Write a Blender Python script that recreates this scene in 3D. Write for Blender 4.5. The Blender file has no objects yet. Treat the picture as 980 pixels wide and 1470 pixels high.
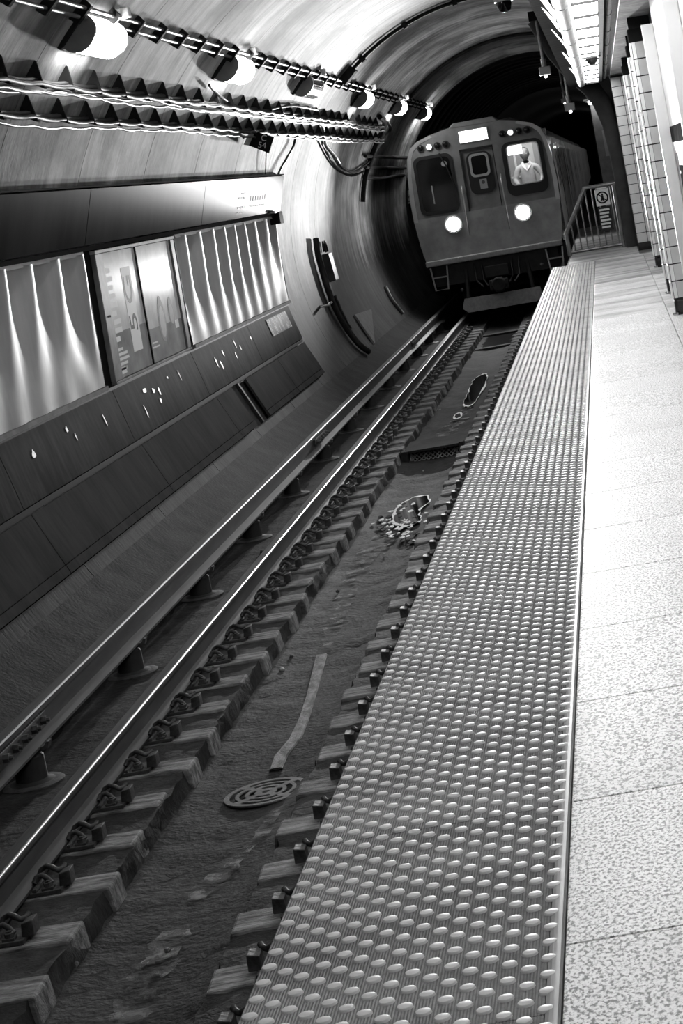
import bpy, bmesh, math, random
from mathutils import Vector, Matrix
random.seed(7)
SC = bpy.context.scene
COL = SC.collection
# ---------------------------------------------------------------- camera
# world: X to the right, Y down the track, Z up; platform surface is Z = 0
VX, VY, FPX, CAMZ, ROLL = 861.2, 222.0, 3000.0, 1.5, math.atan(.17)
cam_d = bpy.data.cameras.new('camera'); cam = bpy.data.objects.new('camera', cam_d); COL.objects.link(cam)
cam_d.sensor_fit = 'VERTICAL'; cam_d.sensor_height = 36.0; cam_d.sensor_width = 24.0
cam_d.lens = FPX / 1470.0 * 36.0
cam_d.shift_x = -(VX - 490.0) / 1470.0
cam_d.shift_y = -(735.0 - VY) / 1470.0
cam_d.clip_start = .05; cam_d.clip_end = 400
cam.matrix_world = Matrix.Translation((0, 0, CAMZ)) @ Matrix.Rotation(math.pi/2, 4, 'X') @ Matrix.Rotation(-ROLL, 4, 'Z')
SC.camera = cam
# ---------------------------------------------------------------- world and exposure
w = bpy.data.worlds.new('world'); SC.world = w; w.use_nodes = True
w.node_tree.nodes['Background'].inputs[0].default_value = (1, 1, 1, 1)
w.node_tree.nodes['Background'].inputs[1].default_value = .012
vs = SC.view_settings
vs.view_transform = 'Standard'; vs.look = 'None'; vs.gamma = 1; vs.use_curve_mapping = False; vs.exposure = 0.0
STRIP_E, LAMP_E, HEAD_W = 18.5, 20.0, 13500.0

# ---------------------------------------------------------------- pixel helper (a pixel gives a direction, the contact surface the distance)
def ab(x, y):
    dx, dy = x - VX, y - VY
    return dx*math.cos(ROLL) - dy*math.sin(ROLL), dx*math.sin(ROLL) + dy*math.cos(ROLL)
def at(x, y, X=None, Y=None, Z=None):
    a, b = ab(x, y)
    if X is not None: Y = FPX*X/a
    elif Z is not None: Y = (CAMZ - Z)*FPX/b
    return Vector((a*Y/FPX, Y, CAMZ - b*Y/FPX))
TX, TZ, TR = -1.25, .83, 3.25            # tube of the station: centre and radius
def on_vault(x, y, off=0.0):
    a, b = ab(x, y); R = TR - off
    A = a*a + b*b; B = 2*(-a*TX - b*(CAMZ - TZ)); C = TX*TX + (CAMZ - TZ)**2 - R*R
    s = (-B + math.sqrt(B*B - 4*A*C))/(2*A)
    return Vector((a*s, s*FPX, CAMZ - b*s))
def vault(deg, y, off=0.0):
    t = math.radians(deg); R = TR - off
    return Vector((TX + R*math.cos(t), y, TZ + R*math.sin(t)))

# ---------------------------------------------------------------- materials (all neutral greys: a black and white photograph)
MATS = {}
def g(v): return (v, v, v, 1)
def mat(name, c1, c2=None, scale=4.0, stretch=(1, 1, 1), lo=.35, hi=.65, rough=.6, metal=0.0, bump=0.0, bscale=60.0,
        bstretch=(1, 1, 1), layers=(), rnd=False, spec=.5, wave=None, rough2=None, detail=6.0):
    m = bpy.data.materials.new(name); m.use_nodes = True; MATS[name] = m
    nt = m.node_tree; N = nt.nodes; L = nt.links
    p = N['Principled BSDF']
    p.inputs['Roughness'].default_value = rough; p.inputs['Metallic'].default_value = metal
    p.inputs['Specular IOR Level'].default_value = spec
    p.inputs['Base Color'].default_value = g(c1)
    if c2 is None and not bump and not layers and not wave: return m
    tc = N.new('ShaderNodeTexCoord'); vec = tc.outputs['Object']
    if rnd:
        oi = N.new('ShaderNodeObjectInfo'); mu = N.new('ShaderNodeMath'); mu.operation = 'MULTIPLY'; mu.inputs[1].default_value = 37
        ad = N.new('ShaderNodeVectorMath'); ad.operation = 'ADD'
        L.new(oi.outputs['Random'], mu.inputs[0]); L.new(vec, ad.inputs[0]); L.new(mu.outputs[0], ad.inputs[1]); vec = ad.outputs[0]
    def noise(sc, st, l, h, a, b, det=detail):
        mp = N.new('ShaderNodeMapping'); mp.inputs['Scale'].default_value = st
        nz = N.new('ShaderNodeTexNoise'); nz.inputs['Scale'].default_value = sc; nz.inputs['Detail'].default_value = det
        nz.inputs['Roughness'].default_value = .6
        rp = N.new('ShaderNodeValToRGB'); rp.color_ramp.elements[0].position = l; rp.color_ramp.elements[1].position = h
        rp.color_ramp.elements[0].color = g(a); rp.color_ramp.elements[1].color = g(b)
        L.new(vec, mp.inputs[0]); L.new(mp.outputs[0], nz.inputs['Vector']); L.new(nz.outputs[0], rp.inputs[0])
        return rp.outputs[0], nz.outputs[0]
    col = None
    if c2 is not None:
        col, fac = noise(scale, stretch, lo, hi, c1, c2)
        if rough2 is not None:
            mr = N.new('ShaderNodeMapRange'); mr.inputs[1].default_value = lo; mr.inputs[2].default_value = hi
            mr.inputs[3].default_value = rough; mr.inputs[4].default_value = rough2
            L.new(fac, mr.inputs[0]); L.new(mr.outputs[0], p.inputs['Roughness'])
    for (sc, st, l, h, a, b) in layers:
        o, _ = noise(sc, st, l, h, a, b)
        mx = N.new('ShaderNodeMix'); mx.data_type = 'RGBA'; mx.blend_type = 'MULTIPLY'; mx.inputs[0].default_value = 1
        if col is None: mx.inputs[6].default_value = g(c1)
        else: L.new(col, mx.inputs[6])
        L.new(o, mx.inputs[7]); col = mx.outputs[2]
    if col is not None: L.new(col, p.inputs['Base Color'])
    hgt = None
    if bump:
        _, hgt = noise(bscale, bstretch, 0, 1, 0, 1, 3)
    if wave:
        mp = N.new('ShaderNodeMapping'); L.new(vec, mp.inputs[0])
        wv = N.new('ShaderNodeTexWave'); wv.bands_direction = wave[0]; wv.inputs['Scale'].default_value = wave[1]
        L.new(mp.outputs[0], wv.inputs['Vector'])
        b2 = N.new('ShaderNodeBump'); b2.inputs['Strength'].default_value = wave[2]; b2.inputs['Distance'].default_value = wave[3]
        L.new(wv.outputs['Fac'], b2.inputs['Height']); nrm = b2.outputs[0]
        L.new(nrm, p.inputs['Normal'])
    if hgt is not None:
        b = N.new('ShaderNodeBump'); b.inputs['Strength'].default_value = min(1, bump); b.inputs['Distance'].default_value = .01
        L.new(hgt, b.inputs['Height'])
        if wave: L.new(nrm, b.inputs['Normal'])
        L.new(b.outputs[0], p.inputs['Normal'])
    return m
def emit(name, strength, v=1.0):
    m = bpy.data.materials.new(name); m.use_nodes = True; MATS[name] = m
    p = m.node_tree.nodes['Principled BSDF']; p.inputs['Base Color'].default_value = g(.8)
    p.inputs['Emission Color'].default_value = g(v); p.inputs['Emission Strength'].default_value = strength
    return m
def glass(name, refl=.12, tint=.9):
    m = bpy.data.materials.new(name); m.use_nodes = True; MATS[name] = m
    N = m.node_tree.nodes; L = m.node_tree.links; N.remove(N['Principled BSDF'])
    t = N.new('ShaderNodeBsdfTransparent'); t.inputs[0].default_value = g(tint)
    s = N.new('ShaderNodeBsdfGlossy'); s.inputs['Roughness'].default_value = .05
    mx = N.new('ShaderNodeMixShader'); mx.inputs[0].default_value = refl
    L.new(t.outputs[0], mx.inputs[1]); L.new(s.outputs[0], mx.inputs[2]); L.new(mx.outputs[0], N['Material Output'].inputs[0])

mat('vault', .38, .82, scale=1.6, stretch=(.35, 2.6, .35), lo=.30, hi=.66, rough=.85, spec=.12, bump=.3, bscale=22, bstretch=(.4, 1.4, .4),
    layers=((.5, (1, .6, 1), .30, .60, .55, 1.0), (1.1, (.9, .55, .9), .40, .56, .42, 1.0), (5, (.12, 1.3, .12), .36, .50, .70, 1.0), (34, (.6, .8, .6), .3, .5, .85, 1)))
mat('vault_back', .03)
mat('dado', .045, .085, scale=5, stretch=(.5, 2, .5), rough=.8, bump=.4, bscale=25)
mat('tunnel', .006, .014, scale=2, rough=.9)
mat('ledge', .020, .044, scale=3.5, rough=.9, spec=.1, bump=.5, bscale=30, layers=((.8, (1, .5, 1), .35, .65, .6, 1),))
mat('trackbed', .016, .055, scale=2.6, stretch=(1.2, .6, 1), rough=.75, spec=.15, bump=.6, bscale=28, layers=((18, (1, 1, 1), .35, .6, .55, 1.0), (.7, (2, .6, 1), .35, .7, .6, 1.3)))
mat('sleeper_wood', .06, .32, scale=7, stretch=(.8, 4, 2), rough=.8, spec=.2, bump=.7, bscale=30, bstretch=(.5, 4, 2), rnd=True, layers=((3, (1, 1, 1), .3, .6, .55, 1),))
mat('rust_steel', .035, .10, scale=20, rough=.55, metal=.4, bump=.3)
mat('grate_iron', .07, .13, scale=12, rough=.6, metal=.2, bump=.3)
mat('rail_steel', .035, .075, scale=9, stretch=(1, .2, 1), rough=.5, metal=.5)
mat('contact_steel', .10, .16, scale=6, stretch=(6, .1, 1), rough=.5, metal=.8)
mat('rail_shine', .55, .75, scale=6, stretch=(1, .1, 1), rough=.24, metal=1.0)
mat('rail_gloss', .12, .22, scale=6, stretch=(6, .1, 1), rough=.35, metal=1.0)
mat('granite', .13, .82, scale=120, stretch=(1, .6, 1), lo=.40, hi=.53, rough=.45, spec=.25, layers=((1.3, (1, .5, 1), .25, .6, .80, 1.0), (160, (1, 1, 1), .35, .5, .75, 1)), rnd=True, detail=3)
mat('granite_smudged_dim', .26, .66, scale=1.5, stretch=(.6, 1.2, 1), lo=.32, hi=.6, rough=.5, spec=.2, layers=((110, (1, .6, 1), .36, .52, .6, 1),), rnd=True)  # smudges, with the weaker light farther along put into the grey
mat('granite_dusty_dim', .14, .46, scale=1.6, stretch=(.5, 1.2, 1), rough=.6, spec=.15, layers=((60, (1, 1, 1), .3, .5, .7, 1),), rnd=True)  # dust and smudges, darkened further for the dim far end
mat('joint', .03)
mat('tactile', .11, .22, scale=2.2, stretch=(.5, 1.3, 1), lo=.36, hi=.6, rough=.6, spec=.15, layers=((60, (1, 1, 1), .3, .55, .75, 1),), wave=('X', 50, .55, .004))
mat('tactile_dome', .38, .54, scale=3, lo=.3, hi=.6, rough=.5, spec=.2)
mat('platform_side', .02, .04, scale=6, rough=.8)
mat('panel_dark', .030, .048, scale=3, stretch=(1, 1, .3), rough=.85, spec=.05, layers=((9, (.4, 2.2, .4), .3, .55, .75, 1.0),))
mat('panel_scuffed', .022, .046, scale=2.5, stretch=(1, 2, .5), rough=.8, spec=.07, layers=((6, (1, 3, .8), .3, .6, .7, 1.2),), bump=.15, bscale=8)
mat('paint_chip', .42, .6, scale=30, rough=.6)
mat('header_black', .014, .03, scale=1.5, stretch=(1, 1.2, .3), rough=.3, spec=.02)
mat('header_trim', .010, rough=.8, spec=.05)
mat('sheet_metal', .34, .46, scale=2, stretch=(1, 1.5, .4), rough=.40, metal=.8)
mat('dark_metal', .02, .04, scale=8, rough=.7, spec=.1)
mat('black', .008, rough=.8, spec=.05)
mat('pale_concrete', .16, .22, scale=8, rough=.9, spec=.1)
mat('frame_metal', .16, .24, scale=6, rough=.6)
mat('frame_white', .6, .7, scale=6, rough=.6)
mat('box_grey', .05, .08, scale=6, rough=.7, spec=.1)
mat('foil', .04, .5, scale=5, stretch=(1, 3, 1.2), lo=.5, hi=.62, rough=.5, spec=.05)
mat('black_gloss', .01, rough=.08)
mat('cable', .015, .03, scale=10, rough=.55, spec=.15)
mat('conduit', .10, .2, scale=8, rough=.45, metal=.3, spec=.2)
mat('galvanised', .38, .6, scale=12, rough=.4, metal=.6)
mat('white_paint', .74, .8, scale=3, rough=.35)
mat('white_tile', .74, .82, scale=4, rough=.32, rnd=True)
mat('grey_tile', .50, .58, scale=4, rough=.16, rnd=True)
mat('grout', .015, rough=.9)
mat('ceiling_paint', .16, .42, scale=4, stretch=(1, .7, 1), rough=.5, layers=((11, (1, .4, 1), .35, .6, .6, 1),))
mat('steel_grey', .20, .30, scale=5, rough=.4, metal=.5)
mat('duct', .04, .06, scale=4, rough=.8, spec=.05)
mat('train_front', .16, .24, scale=3, rough=.42)
mat('train_lower', .26, .38, scale=4, rough=.35, metal=.4)
mat('train_trim', .42, .5, scale=4, rough=.3, metal=.5)
mat('train_steel', .30, .42, scale=3, stretch=(1, 1, 4), rough=.22, metal=1.0)
mat('rubber', .012, rough=.6)
mat('underframe', .012, .025, scale=9, rough=.7)
mat('plow', .30, .42, scale=20, rough=.6)
mat('window_dark', .008, rough=.06)
glass('clear_glass', .06, .93)
mat('cab_wall', .55, .62, scale=3, rough=.5)
mat('cab_grey', .25, rough=.5)
mat('shirt', .42, .50, scale=12, rough=.8)
mat('trousers', .03, rough=.8)
mat('skin', .075, .10, scale=10, rough=.5)
mat('hair', .012, rough=.6)
mat('eye', .6, rough=.3)
mat('railing_steel', .17, .30, scale=8, rough=.4, metal=.6)
mat('sign_white', .72, rough=.5)
mat('sign_grey', .33, rough=.5)
mat('poster_grey', .26, .40, scale=1.6, stretch=(1, 1.2, 1.6), lo=.35, hi=.6, rough=.35, spec=.05)
mat('poster_light', .5, .74, scale=1.4, stretch=(1, 1.1, 1.4), lo=.35, hi=.6, rough=.35, spec=.08)
mat('print_light', .8, rough=.5, spec=.05)
mat('print_dark', .10, rough=.5, spec=.05)
mat('print_mid', .33, rough=.5, spec=.05)
mat('water', .010, rough=.03, spec=.6)
mat('wet_glint', .7, .9, scale=40, rough=.7)  # near-white that paints lamp glints on wet ground
mat('deposit', .10, .24, scale=14, stretch=(1.5, .6, 1), lo=.4, hi=.6, rough=.8, bump=.5)
mat('stone', .05, .12, scale=10, rough=.85, rnd=True)
mat('paper', .55, rough=.8)
mat('mesh_wire', .16, .22, scale=20, rough=.5, metal=.5)
mat('lamp_off', .10, .14, scale=4, rough=.12)
mat('lamp_housing', .28, .36, scale=6, rough=.45)
emit('lamp_glow', LAMP_E); emit('strip_glow', STRIP_E); emit('slot_glow', 5.0); emit('head_glow', 60.0); emit('sign_glow', 3.2)
emit('marker_glow', 4.0); emit('cab_glow', 6.0); emit('small_glow', 9.0); emit('tunnel_glow', 30.0)
def enamel(name, weight, rough):
    """turn a material into a matt coat with a thin even sheen (no grazing-angle flare)"""
    m = MATS[name]; N = m.node_tree.nodes; L = m.node_tree.links; p = N['Principled BSDF']; p.inputs['Specular IOR Level'].default_value = 0; p.inputs['Metallic'].default_value = 0
    gl = N.new('ShaderNodeBsdfGlossy'); gl.inputs['Roughness'].default_value = rough; gl.inputs[0].default_value = g(.9)
    mx = N.new('ShaderNodeMixShader'); mx.inputs[0].default_value = weight
    L.new(p.outputs[0], mx.inputs[1]); L.new(gl.outputs[0], mx.inputs[2]); L.new(mx.outputs[0], N['Material Output'].inputs[0])
enamel('header_black', .004, .22); enamel('sheet_metal', .045, .4); enamel('poster_grey', .02, .15); enamel('poster_light', .025, .15); enamel('panel_dark', .003, .5); enamel('panel_scuffed', .003, .4)
for n_ in ('print_light', 'print_mid', 'print_dark', 'foil', 'dark_metal', 'header_trim', 'black'): enamel(n_, .01, .4)
enamel('frame_metal', .02, .4); enamel('frame_white', .01, .4)
# soot that has crept up the lower wall, ragged upper edge (a stain of the concrete itself)
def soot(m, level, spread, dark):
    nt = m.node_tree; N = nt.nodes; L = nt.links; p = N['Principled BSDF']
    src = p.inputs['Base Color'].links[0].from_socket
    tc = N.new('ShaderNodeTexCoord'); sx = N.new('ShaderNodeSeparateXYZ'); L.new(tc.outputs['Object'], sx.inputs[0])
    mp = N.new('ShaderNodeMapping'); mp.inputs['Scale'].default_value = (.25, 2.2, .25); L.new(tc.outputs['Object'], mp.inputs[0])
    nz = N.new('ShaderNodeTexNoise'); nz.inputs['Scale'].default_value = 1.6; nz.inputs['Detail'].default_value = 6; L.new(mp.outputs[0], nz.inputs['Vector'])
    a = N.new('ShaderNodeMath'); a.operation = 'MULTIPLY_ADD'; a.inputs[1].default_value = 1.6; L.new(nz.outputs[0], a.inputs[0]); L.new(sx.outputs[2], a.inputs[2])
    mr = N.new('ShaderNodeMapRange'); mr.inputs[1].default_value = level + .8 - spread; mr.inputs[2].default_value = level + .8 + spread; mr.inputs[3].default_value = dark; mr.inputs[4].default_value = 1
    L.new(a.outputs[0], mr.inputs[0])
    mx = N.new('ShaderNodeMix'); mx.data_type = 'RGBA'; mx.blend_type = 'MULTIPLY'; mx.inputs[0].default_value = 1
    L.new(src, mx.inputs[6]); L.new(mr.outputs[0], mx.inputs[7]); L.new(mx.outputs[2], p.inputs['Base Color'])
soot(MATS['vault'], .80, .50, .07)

# ---------------------------------------------------------------- mesh helpers
def link(me, name, m, parent=None, loc=None, kind=None):
    o = bpy.data.objects.new(name, me); COL.objects.link(o)
    if m is not None and not me.materials: me.materials.append(MATS[m])
    if parent is not None: o.parent = parent
    if loc is not None: o.location = loc
    if kind: o['kind'] = kind
    return o
class MB:
    def __init__(s): s.v = []; s.f = []
    def add(s, vs_, fs):
        k = len(s.v); s.v += [tuple(q) for q in vs_]; s.f += [tuple(i + k for i in f) for f in fs]; return s
    def box(s, x0, x1, y0, y1, z0, z1):
        return s.hexa([(x0, y0, z0), (x1, y0, z0), (x1, y1, z0), (x0, y1, z0), (x0, y0, z1), (x1, y0, z1), (x1, y1, z1), (x0, y1, z1)])
    def hexa(s, p): return s.add(p, [(0, 3, 2, 1), (4, 5, 6, 7), (0, 1, 5, 4), (1, 2, 6, 5), (2, 3, 7, 6), (3, 0, 4, 7)])
    def prism(s, prof, y0, y1, caps=True):                        # (x, z) profile swept along Y
        n = len(prof)
        fs = [(i, (i+1) % n, n + (i+1) % n, n + i) for i in range(n)]
        if caps: fs += [tuple(range(n-1, -1, -1)), tuple(range(n, 2*n))]
        return s.add([(x, y0, z) for x, z in prof] + [(x, y1, z) for x, z in prof], fs)
    def plate(s, pts, d):                                        # polygon thickened by the vector d
        n = len(pts); d = Vector(d); q = [Vector(p) for p in pts]
        return s.add(q + [p + d for p in q], [tuple(range(n)), tuple(range(2*n-1, n-1, -1))] + [(i, n+i, n+(i+1) % n, (i+1) % n) for i in range(n)])
    def tube(s, pts, r, n=8, caps=True):
        pts = [Vector(p) for p in pts]; rings = []; up = None
        for i, p in enumerate(pts):
            d = (pts[min(i+1, len(pts)-1)] - pts[max(i-1, 0)]).normalized()
            if up is None: up = Vector((0, 0, 1)) if abs(d.z) < .9 else Vector((1, 0, 0))
            u = (up - d*up.dot(d)).normalized(); up = u; v = d.cross(u)
            rr = r[i] if isinstance(r, (list, tuple)) else r
            rings.append([p + (u*math.cos(2*math.pi*k/n) + v*math.sin(2*math.pi*k/n))*rr for k in range(n)])
        fs = []
        for i in range(len(pts)-1):
            for k in range(n): fs.append((i*n+k, i*n+(k+1) % n, (i+1)*n+(k+1) % n, (i+1)*n+k))
        if caps: fs += [tuple(range(n-1, -1, -1)), tuple(range((len(pts)-1)*n, len(pts)*n))]
        return s.add([q for r_ in rings for q in r_], fs)
    def lathe(s, prof, c=(0, 0, 0), n=16, axis='z'):               # prof = [(radius, height)]
        vs_ = []; c = Vector(c)
        for r, h in prof:
            for k in range(n):
                a = 2*math.pi*k/n; x, y = r*math.cos(a), r*math.sin(a)
                vs_.append(c + (Vector((x, y, h)) if axis == 'z' else Vector((x, h, y)) if axis == 'y' else Vector((h, x, y))))
        fs = [(i*n+k, i*n+(k+1) % n, (i+1)*n+(k+1) % n, (i+1)*n+k) for i in range(len(prof)-1) for k in range(n)]
        fs += [tuple(range(n-1, -1, -1)), tuple(range((len(prof)-1)*n, len(prof)*n))]
        return s.add(vs_, fs)
    def ball(s, c, r, n=10, m=6):
        sx, sy, sz = (r, r, r) if not isinstance(r, (tuple, list)) else r
        vs_ = [(c[0], c[1], c[2]-sz)]; fs = []
        for i in range(1, m):
            t = math.pi*i/m
            for k in range(n):
                a = 2*math.pi*k/n; vs_.append((c[0]+sx*math.sin(t)*math.cos(a), c[1]+sy*math.sin(t)*math.sin(a), c[2]-sz*math.cos(t)))
        vs_.append((c[0], c[1], c[2]+sz)); e = len(vs_)-1
        for k in range(n): fs += [(0, 1+(k+1) % n, 1+k), (e, e-n+k, e-n+(k+1) % n)]
        for i in range(m-2):
            for k in range(n): fs.append((1+i*n+k, 1+i*n+(k+1) % n, 1+(i+1)*n+(k+1) % n, 1+(i+1)*n+k))
        return s.add(vs_, fs)
    def mesh(s, name, smooth=None, bevel=0):
        me = bpy.data.meshes.new(name); me.from_pydata(s.v, [], s.f)
        bm = bmesh.new(); bm.from_mesh(me)
        bmesh.ops.recalc_face_normals(bm, faces=bm.faces)
        if bevel:
            es = [e for e in bm.edges if len(e.link_faces) == 2 and e.calc_face_angle() > .5]
            bmesh.ops.bevel(bm, geom=es, offset=bevel, segments=2, affect='EDGES', profile=.5)
        bm.to_mesh(me); bm.free()
        if smooth:
            for p in me.polygons: p.use_smooth = True
            me.set_sharp_from_angle(angle=math.radians(smooth))
        return me
    def obj(s, name, m, parent=None, smooth=None, bevel=0, loc=None, kind=None):
        return link(s.mesh(name, smooth, bevel), name, m, parent, loc, kind)
def tag(o, label, cat, group=None):
    o['label'] = label; o['category'] = cat
    if group: o['group'] = group
    return o
def thing(name, label, cat, loc=(0, 0, 0), group=None):
    o = bpy.data.objects.new(name, None); COL.objects.link(o); o.location = loc; o.empty_display_size = .1
    return tag(o, label, cat, group)
ONES = 'first second third fourth fifth sixth seventh eighth ninth tenth eleventh twelfth thirteenth fourteenth fifteenth sixteenth seventeenth eighteenth nineteenth'.split()
TENS = {2: 'twenty', 3: 'thirty', 4: 'forty', 5: 'fifty'}; TENTH = {2: 'twentieth', 3: 'thirtieth', 4: 'fortieth', 5: 'fiftieth'}
def ordinal(n): return ONES[n-1] if n < 20 else TENTH[n//10] if n % 10 == 0 else TENS[n//10] + '-' + ONES[n % 10 - 1]
def struct(o): o['kind'] = 'structure'; return o
def rrect(x0, x1, z0, z1, r, n=5):
    out = []
    for cx, cz, a0 in ((x1-r, z1-r, 0), (x0+r, z1-r, 90), (x0+r, z0+r, 180), (x1-r, z0+r, 270)):
        for k in range(n+1):
            a = math.radians(a0 + 90*k/n); out.append((cx + r*math.cos(a), cz + r*math.sin(a)))
    return out
def cut_plate(name, outer, holes, y0, y1, m, parent, bevel=0):
    """flat plate in the X-Z plane with real openings, thick from y0 to y1"""
    c = bpy.data.curves.new('tmp', 'CURVE'); c.dimensions = '2D'; c.fill_mode = 'BOTH'; c.extrude = (y1-y0)/2 - bevel; c.bevel_depth = bevel; c.bevel_resolution = 1
    c.offset = -bevel
    for loop in [outer] + list(holes):
        sp = c.splines.new('POLY'); sp.points.add(len(loop)-1); sp.use_cyclic_u = True
        for p, q in zip(sp.points, loop): p.co = (q[0], q[1], 0, 1)
    return curve_mesh(c, name, m, parent, Matrix(((1, 0, 0, 0), (0, 0, 1, (y0+y1)/2), (0, 1, 0, 0), (0, 0, 0, 1))))
def curve_mesh(c, name, m, parent, mw):
    t = bpy.data.objects.new('tmp', c); COL.objects.link(t)
    dg = bpy.context.evaluated_depsgraph_get(); dg.update()
    me = bpy.data.meshes.new_from_object(t.evaluated_get(dg)); me.transform(mw); me.name = name; me.materials.clear()
    bpy.data.objects.remove(t); bpy.data.curves.remove(c)
    bm = bmesh.new(); bm.from_mesh(me); bmesh.ops.remove_doubles(bm, verts=bm.verts, dist=1e-5); bmesh.ops.recalc_face_normals(bm, faces=bm.faces); bm.to_mesh(me); bm.free()
    return link(me, name, m, parent)
def text(body, size, name, m, parent, o, right, up, thick=.002, align='CENTER'):
    c = bpy.data.curves.new('tmp', 'FONT'); c.body = body; c.size = size; c.extrude = thick; c.align_x = align; c.align_y = 'CENTER'; c.space_line = .85
    right = Vector(right).normalized(); up = Vector(up).normalized(); n = right.cross(up)
    mw = Matrix(((right.x, up.x, n.x, o[0]), (right.y, up.y, n.y, o[1]), (right.z, up.z, n.z, o[2]), (0, 0, 0, 1)))
    return curve_mesh(c, name, m, parent, mw)
def copy_tree(o, parent=None):
    c = o.copy(); COL.objects.link(c); c.parent = parent
    for ch in list(o.children): copy_tree(ch, c)
    return c

# ================================================================ SETTING
# ---- vault of the station: precast rings with open joints on a dark backing
prof_out = [vault(a, 0, -.16) for a in range(66, 223, 4)]
wall = MB(); n = len(prof_out)
pts = [(p.x, p.z) for p in prof_out]
pts2 = [(p.x, p.z) for p in [vault(a, 0, -.26) for a in range(222, 65, -4)]]
wall.prism(pts + pts2, -3, 45.7)
wall_left = struct(wall.obj('wall_left', 'vault_back', smooth=40))
angs = [66 + 3*i for i in range(53)]
ring_y = [-3.0] + [.1 + 2.45*i for i in range(19)] + [45.6]
for i in range(len(ring_y)-1):
    a, b = ring_y[i] + .006, ring_y[i+1] - .006
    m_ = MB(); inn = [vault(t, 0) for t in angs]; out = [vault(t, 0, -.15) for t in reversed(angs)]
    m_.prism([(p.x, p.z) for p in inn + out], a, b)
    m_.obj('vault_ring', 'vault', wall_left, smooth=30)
# portal collar and the dark running tunnel behind it
m_ = MB(); secs = [(45.25, 0.0), (45.45, .06), (45.75, .10), (46.1, .08)]
for i in range(3):
    (ya, oa), (yb, ob) = secs[i], secs[i+1]
    A = [vault(t, ya, oa) for t in range(38, 235, 4)]; B = [vault(t, yb, ob) for t in range(38, 235, 4)]; k = len(A)
    m_.add(A + B, [(j, j+1, k+j+1, k+j) for j in range(k-1)])
A = [vault(t, 46.1, .08) for t in range(38, 235, 4)]; B = [vault(t, 46.1, -.2) for t in range(38, 235, 4)]; k = len(A)
m_.add(A + B, [(j, j+1, k+j+1, k+j) for j in range(k-1)])
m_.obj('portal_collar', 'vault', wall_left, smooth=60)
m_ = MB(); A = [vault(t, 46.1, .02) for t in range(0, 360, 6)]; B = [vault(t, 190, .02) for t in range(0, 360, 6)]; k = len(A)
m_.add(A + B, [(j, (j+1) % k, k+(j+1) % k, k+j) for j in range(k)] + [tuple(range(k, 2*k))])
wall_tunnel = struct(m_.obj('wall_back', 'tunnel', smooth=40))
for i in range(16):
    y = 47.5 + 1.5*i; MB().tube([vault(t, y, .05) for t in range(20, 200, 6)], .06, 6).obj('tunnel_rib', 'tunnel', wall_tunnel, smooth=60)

# ---- ledge along the foot of the wall
m_ = MB(); m_.prism([(-4.32, -.66), (-4.13, -.73), (-4.03, -.85), (-3.98, -.91), (-3.80, -1.03), (-3.74, -1.07), (-3.72, -1.5), (-4.6, -1.5)], -2, 46)
struct(m_.obj('baseboard_left', 'ledge', smooth=25))
# ---- track bed with the drain trough between the sleeper rows
TCX = -2.31
prof = [(-3.76, -1.315), (-3.3, -1.318), (-2.99, -1.30), (-2.82, -1.305), (-2.675, -1.305), (-2.655, -1.40), (-2.5, -1.425), (-2.31, -1.432), (-2.12, -1.425), (-1.97, -1.40), (-1.945, -1.305), (-1.8, -1.30), (-1.6, -1.30), (-1.2, -1.315), (-.5, -1.32)]
xs = []
for i in range(len(prof)-1):
    k = 1 if i < 2 or i > 10 else 2
    xs += [(prof[i][0]+(prof[i+1][0]-prof[i][0])*j/k, prof[i][1]+(prof[i+1][1]-prof[i][1])*j/k) for j in range(k)]
xs.append(prof[-1]); NY = 400; m_ = MB()
vv = []
for j in range(NY+1):
    y = 4 + 42*(j/NY)**1.25
    for (x, z) in xs: vv.append((x + random.uniform(-.012, .012), y, z + random.uniform(-.007, .007)))
k = len(xs); m_.add(vv, [(j*k+i, j*k+i+1, (j+1)*k+i+1, (j+1)*k+i) for j in range(NY) for i in range(k-1)])
m_.box(-3.76, -.5, 2, 4.0, -1.5, -1.31); m_.box(-3.76, -.5, 46, 190, -1.5, -1.32)
floor_track = struct(m_.obj('floor_trackbed', 'trackbed', smooth=35))
# ---- platform: body, granite slabs, tactile strip
EDGE, TACR = -.948, -.335
m_ = MB(); m_.box(EDGE, 1.9, -2, 30.1, -.16, -.032); m_.box(-.72, 1.9, -2, 30.1, -1.32, -.16)
m_.box(-.74, 1.9, 30.1, 45, -.16, -.002); m_.box(-.6, 1.9, 30.1, 45, -1.32, -.16)
floor_plat = struct(m_.obj('floor_platform', 'platform_side'))
slab_me = {}
def slab(x0, x1, y0, y1, m):
    key = (round(x1-x0, 3), round(y1-y0, 3), m)
    if key not in slab_me:
        slab_me[key] = MB().box(-(x1-x0)/2, (x1-x0)/2, -(y1-y0)/2, (y1-y0)/2, -.03, 0).mesh('granite_slab', bevel=.0025)
    return link(slab_me[key], 'granite_slab', m, floor_plat, ((x0+x1)/2, (y0+y1)/2, 0))
for i in range(-4, 29):
    y0 = 4.055 + .8945*i
    for (x0, x1) in ((TACR+.012, .362), (.367, 1.9)): slab(x0, x1, y0+.0025, y0+.8945-.0025, 'granite' if i < 17 else 'granite_smudged_dim' if i < 23 else 'granite_dusty_dim')  # slabs step darker with distance: smudges plus fading strip light in the colour
y0 = 4.055 + .8945*29
slab(TACR+.012, 1.9, y0+.0025, 30.1, 'granite_dusty_dim')
m_ = MB(); m_.box(-.72, .32, 30.1, 44.9, -.002, .001); m_.obj('walkway_screed', 'granite_dusty_dim', floor_plat)
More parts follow.
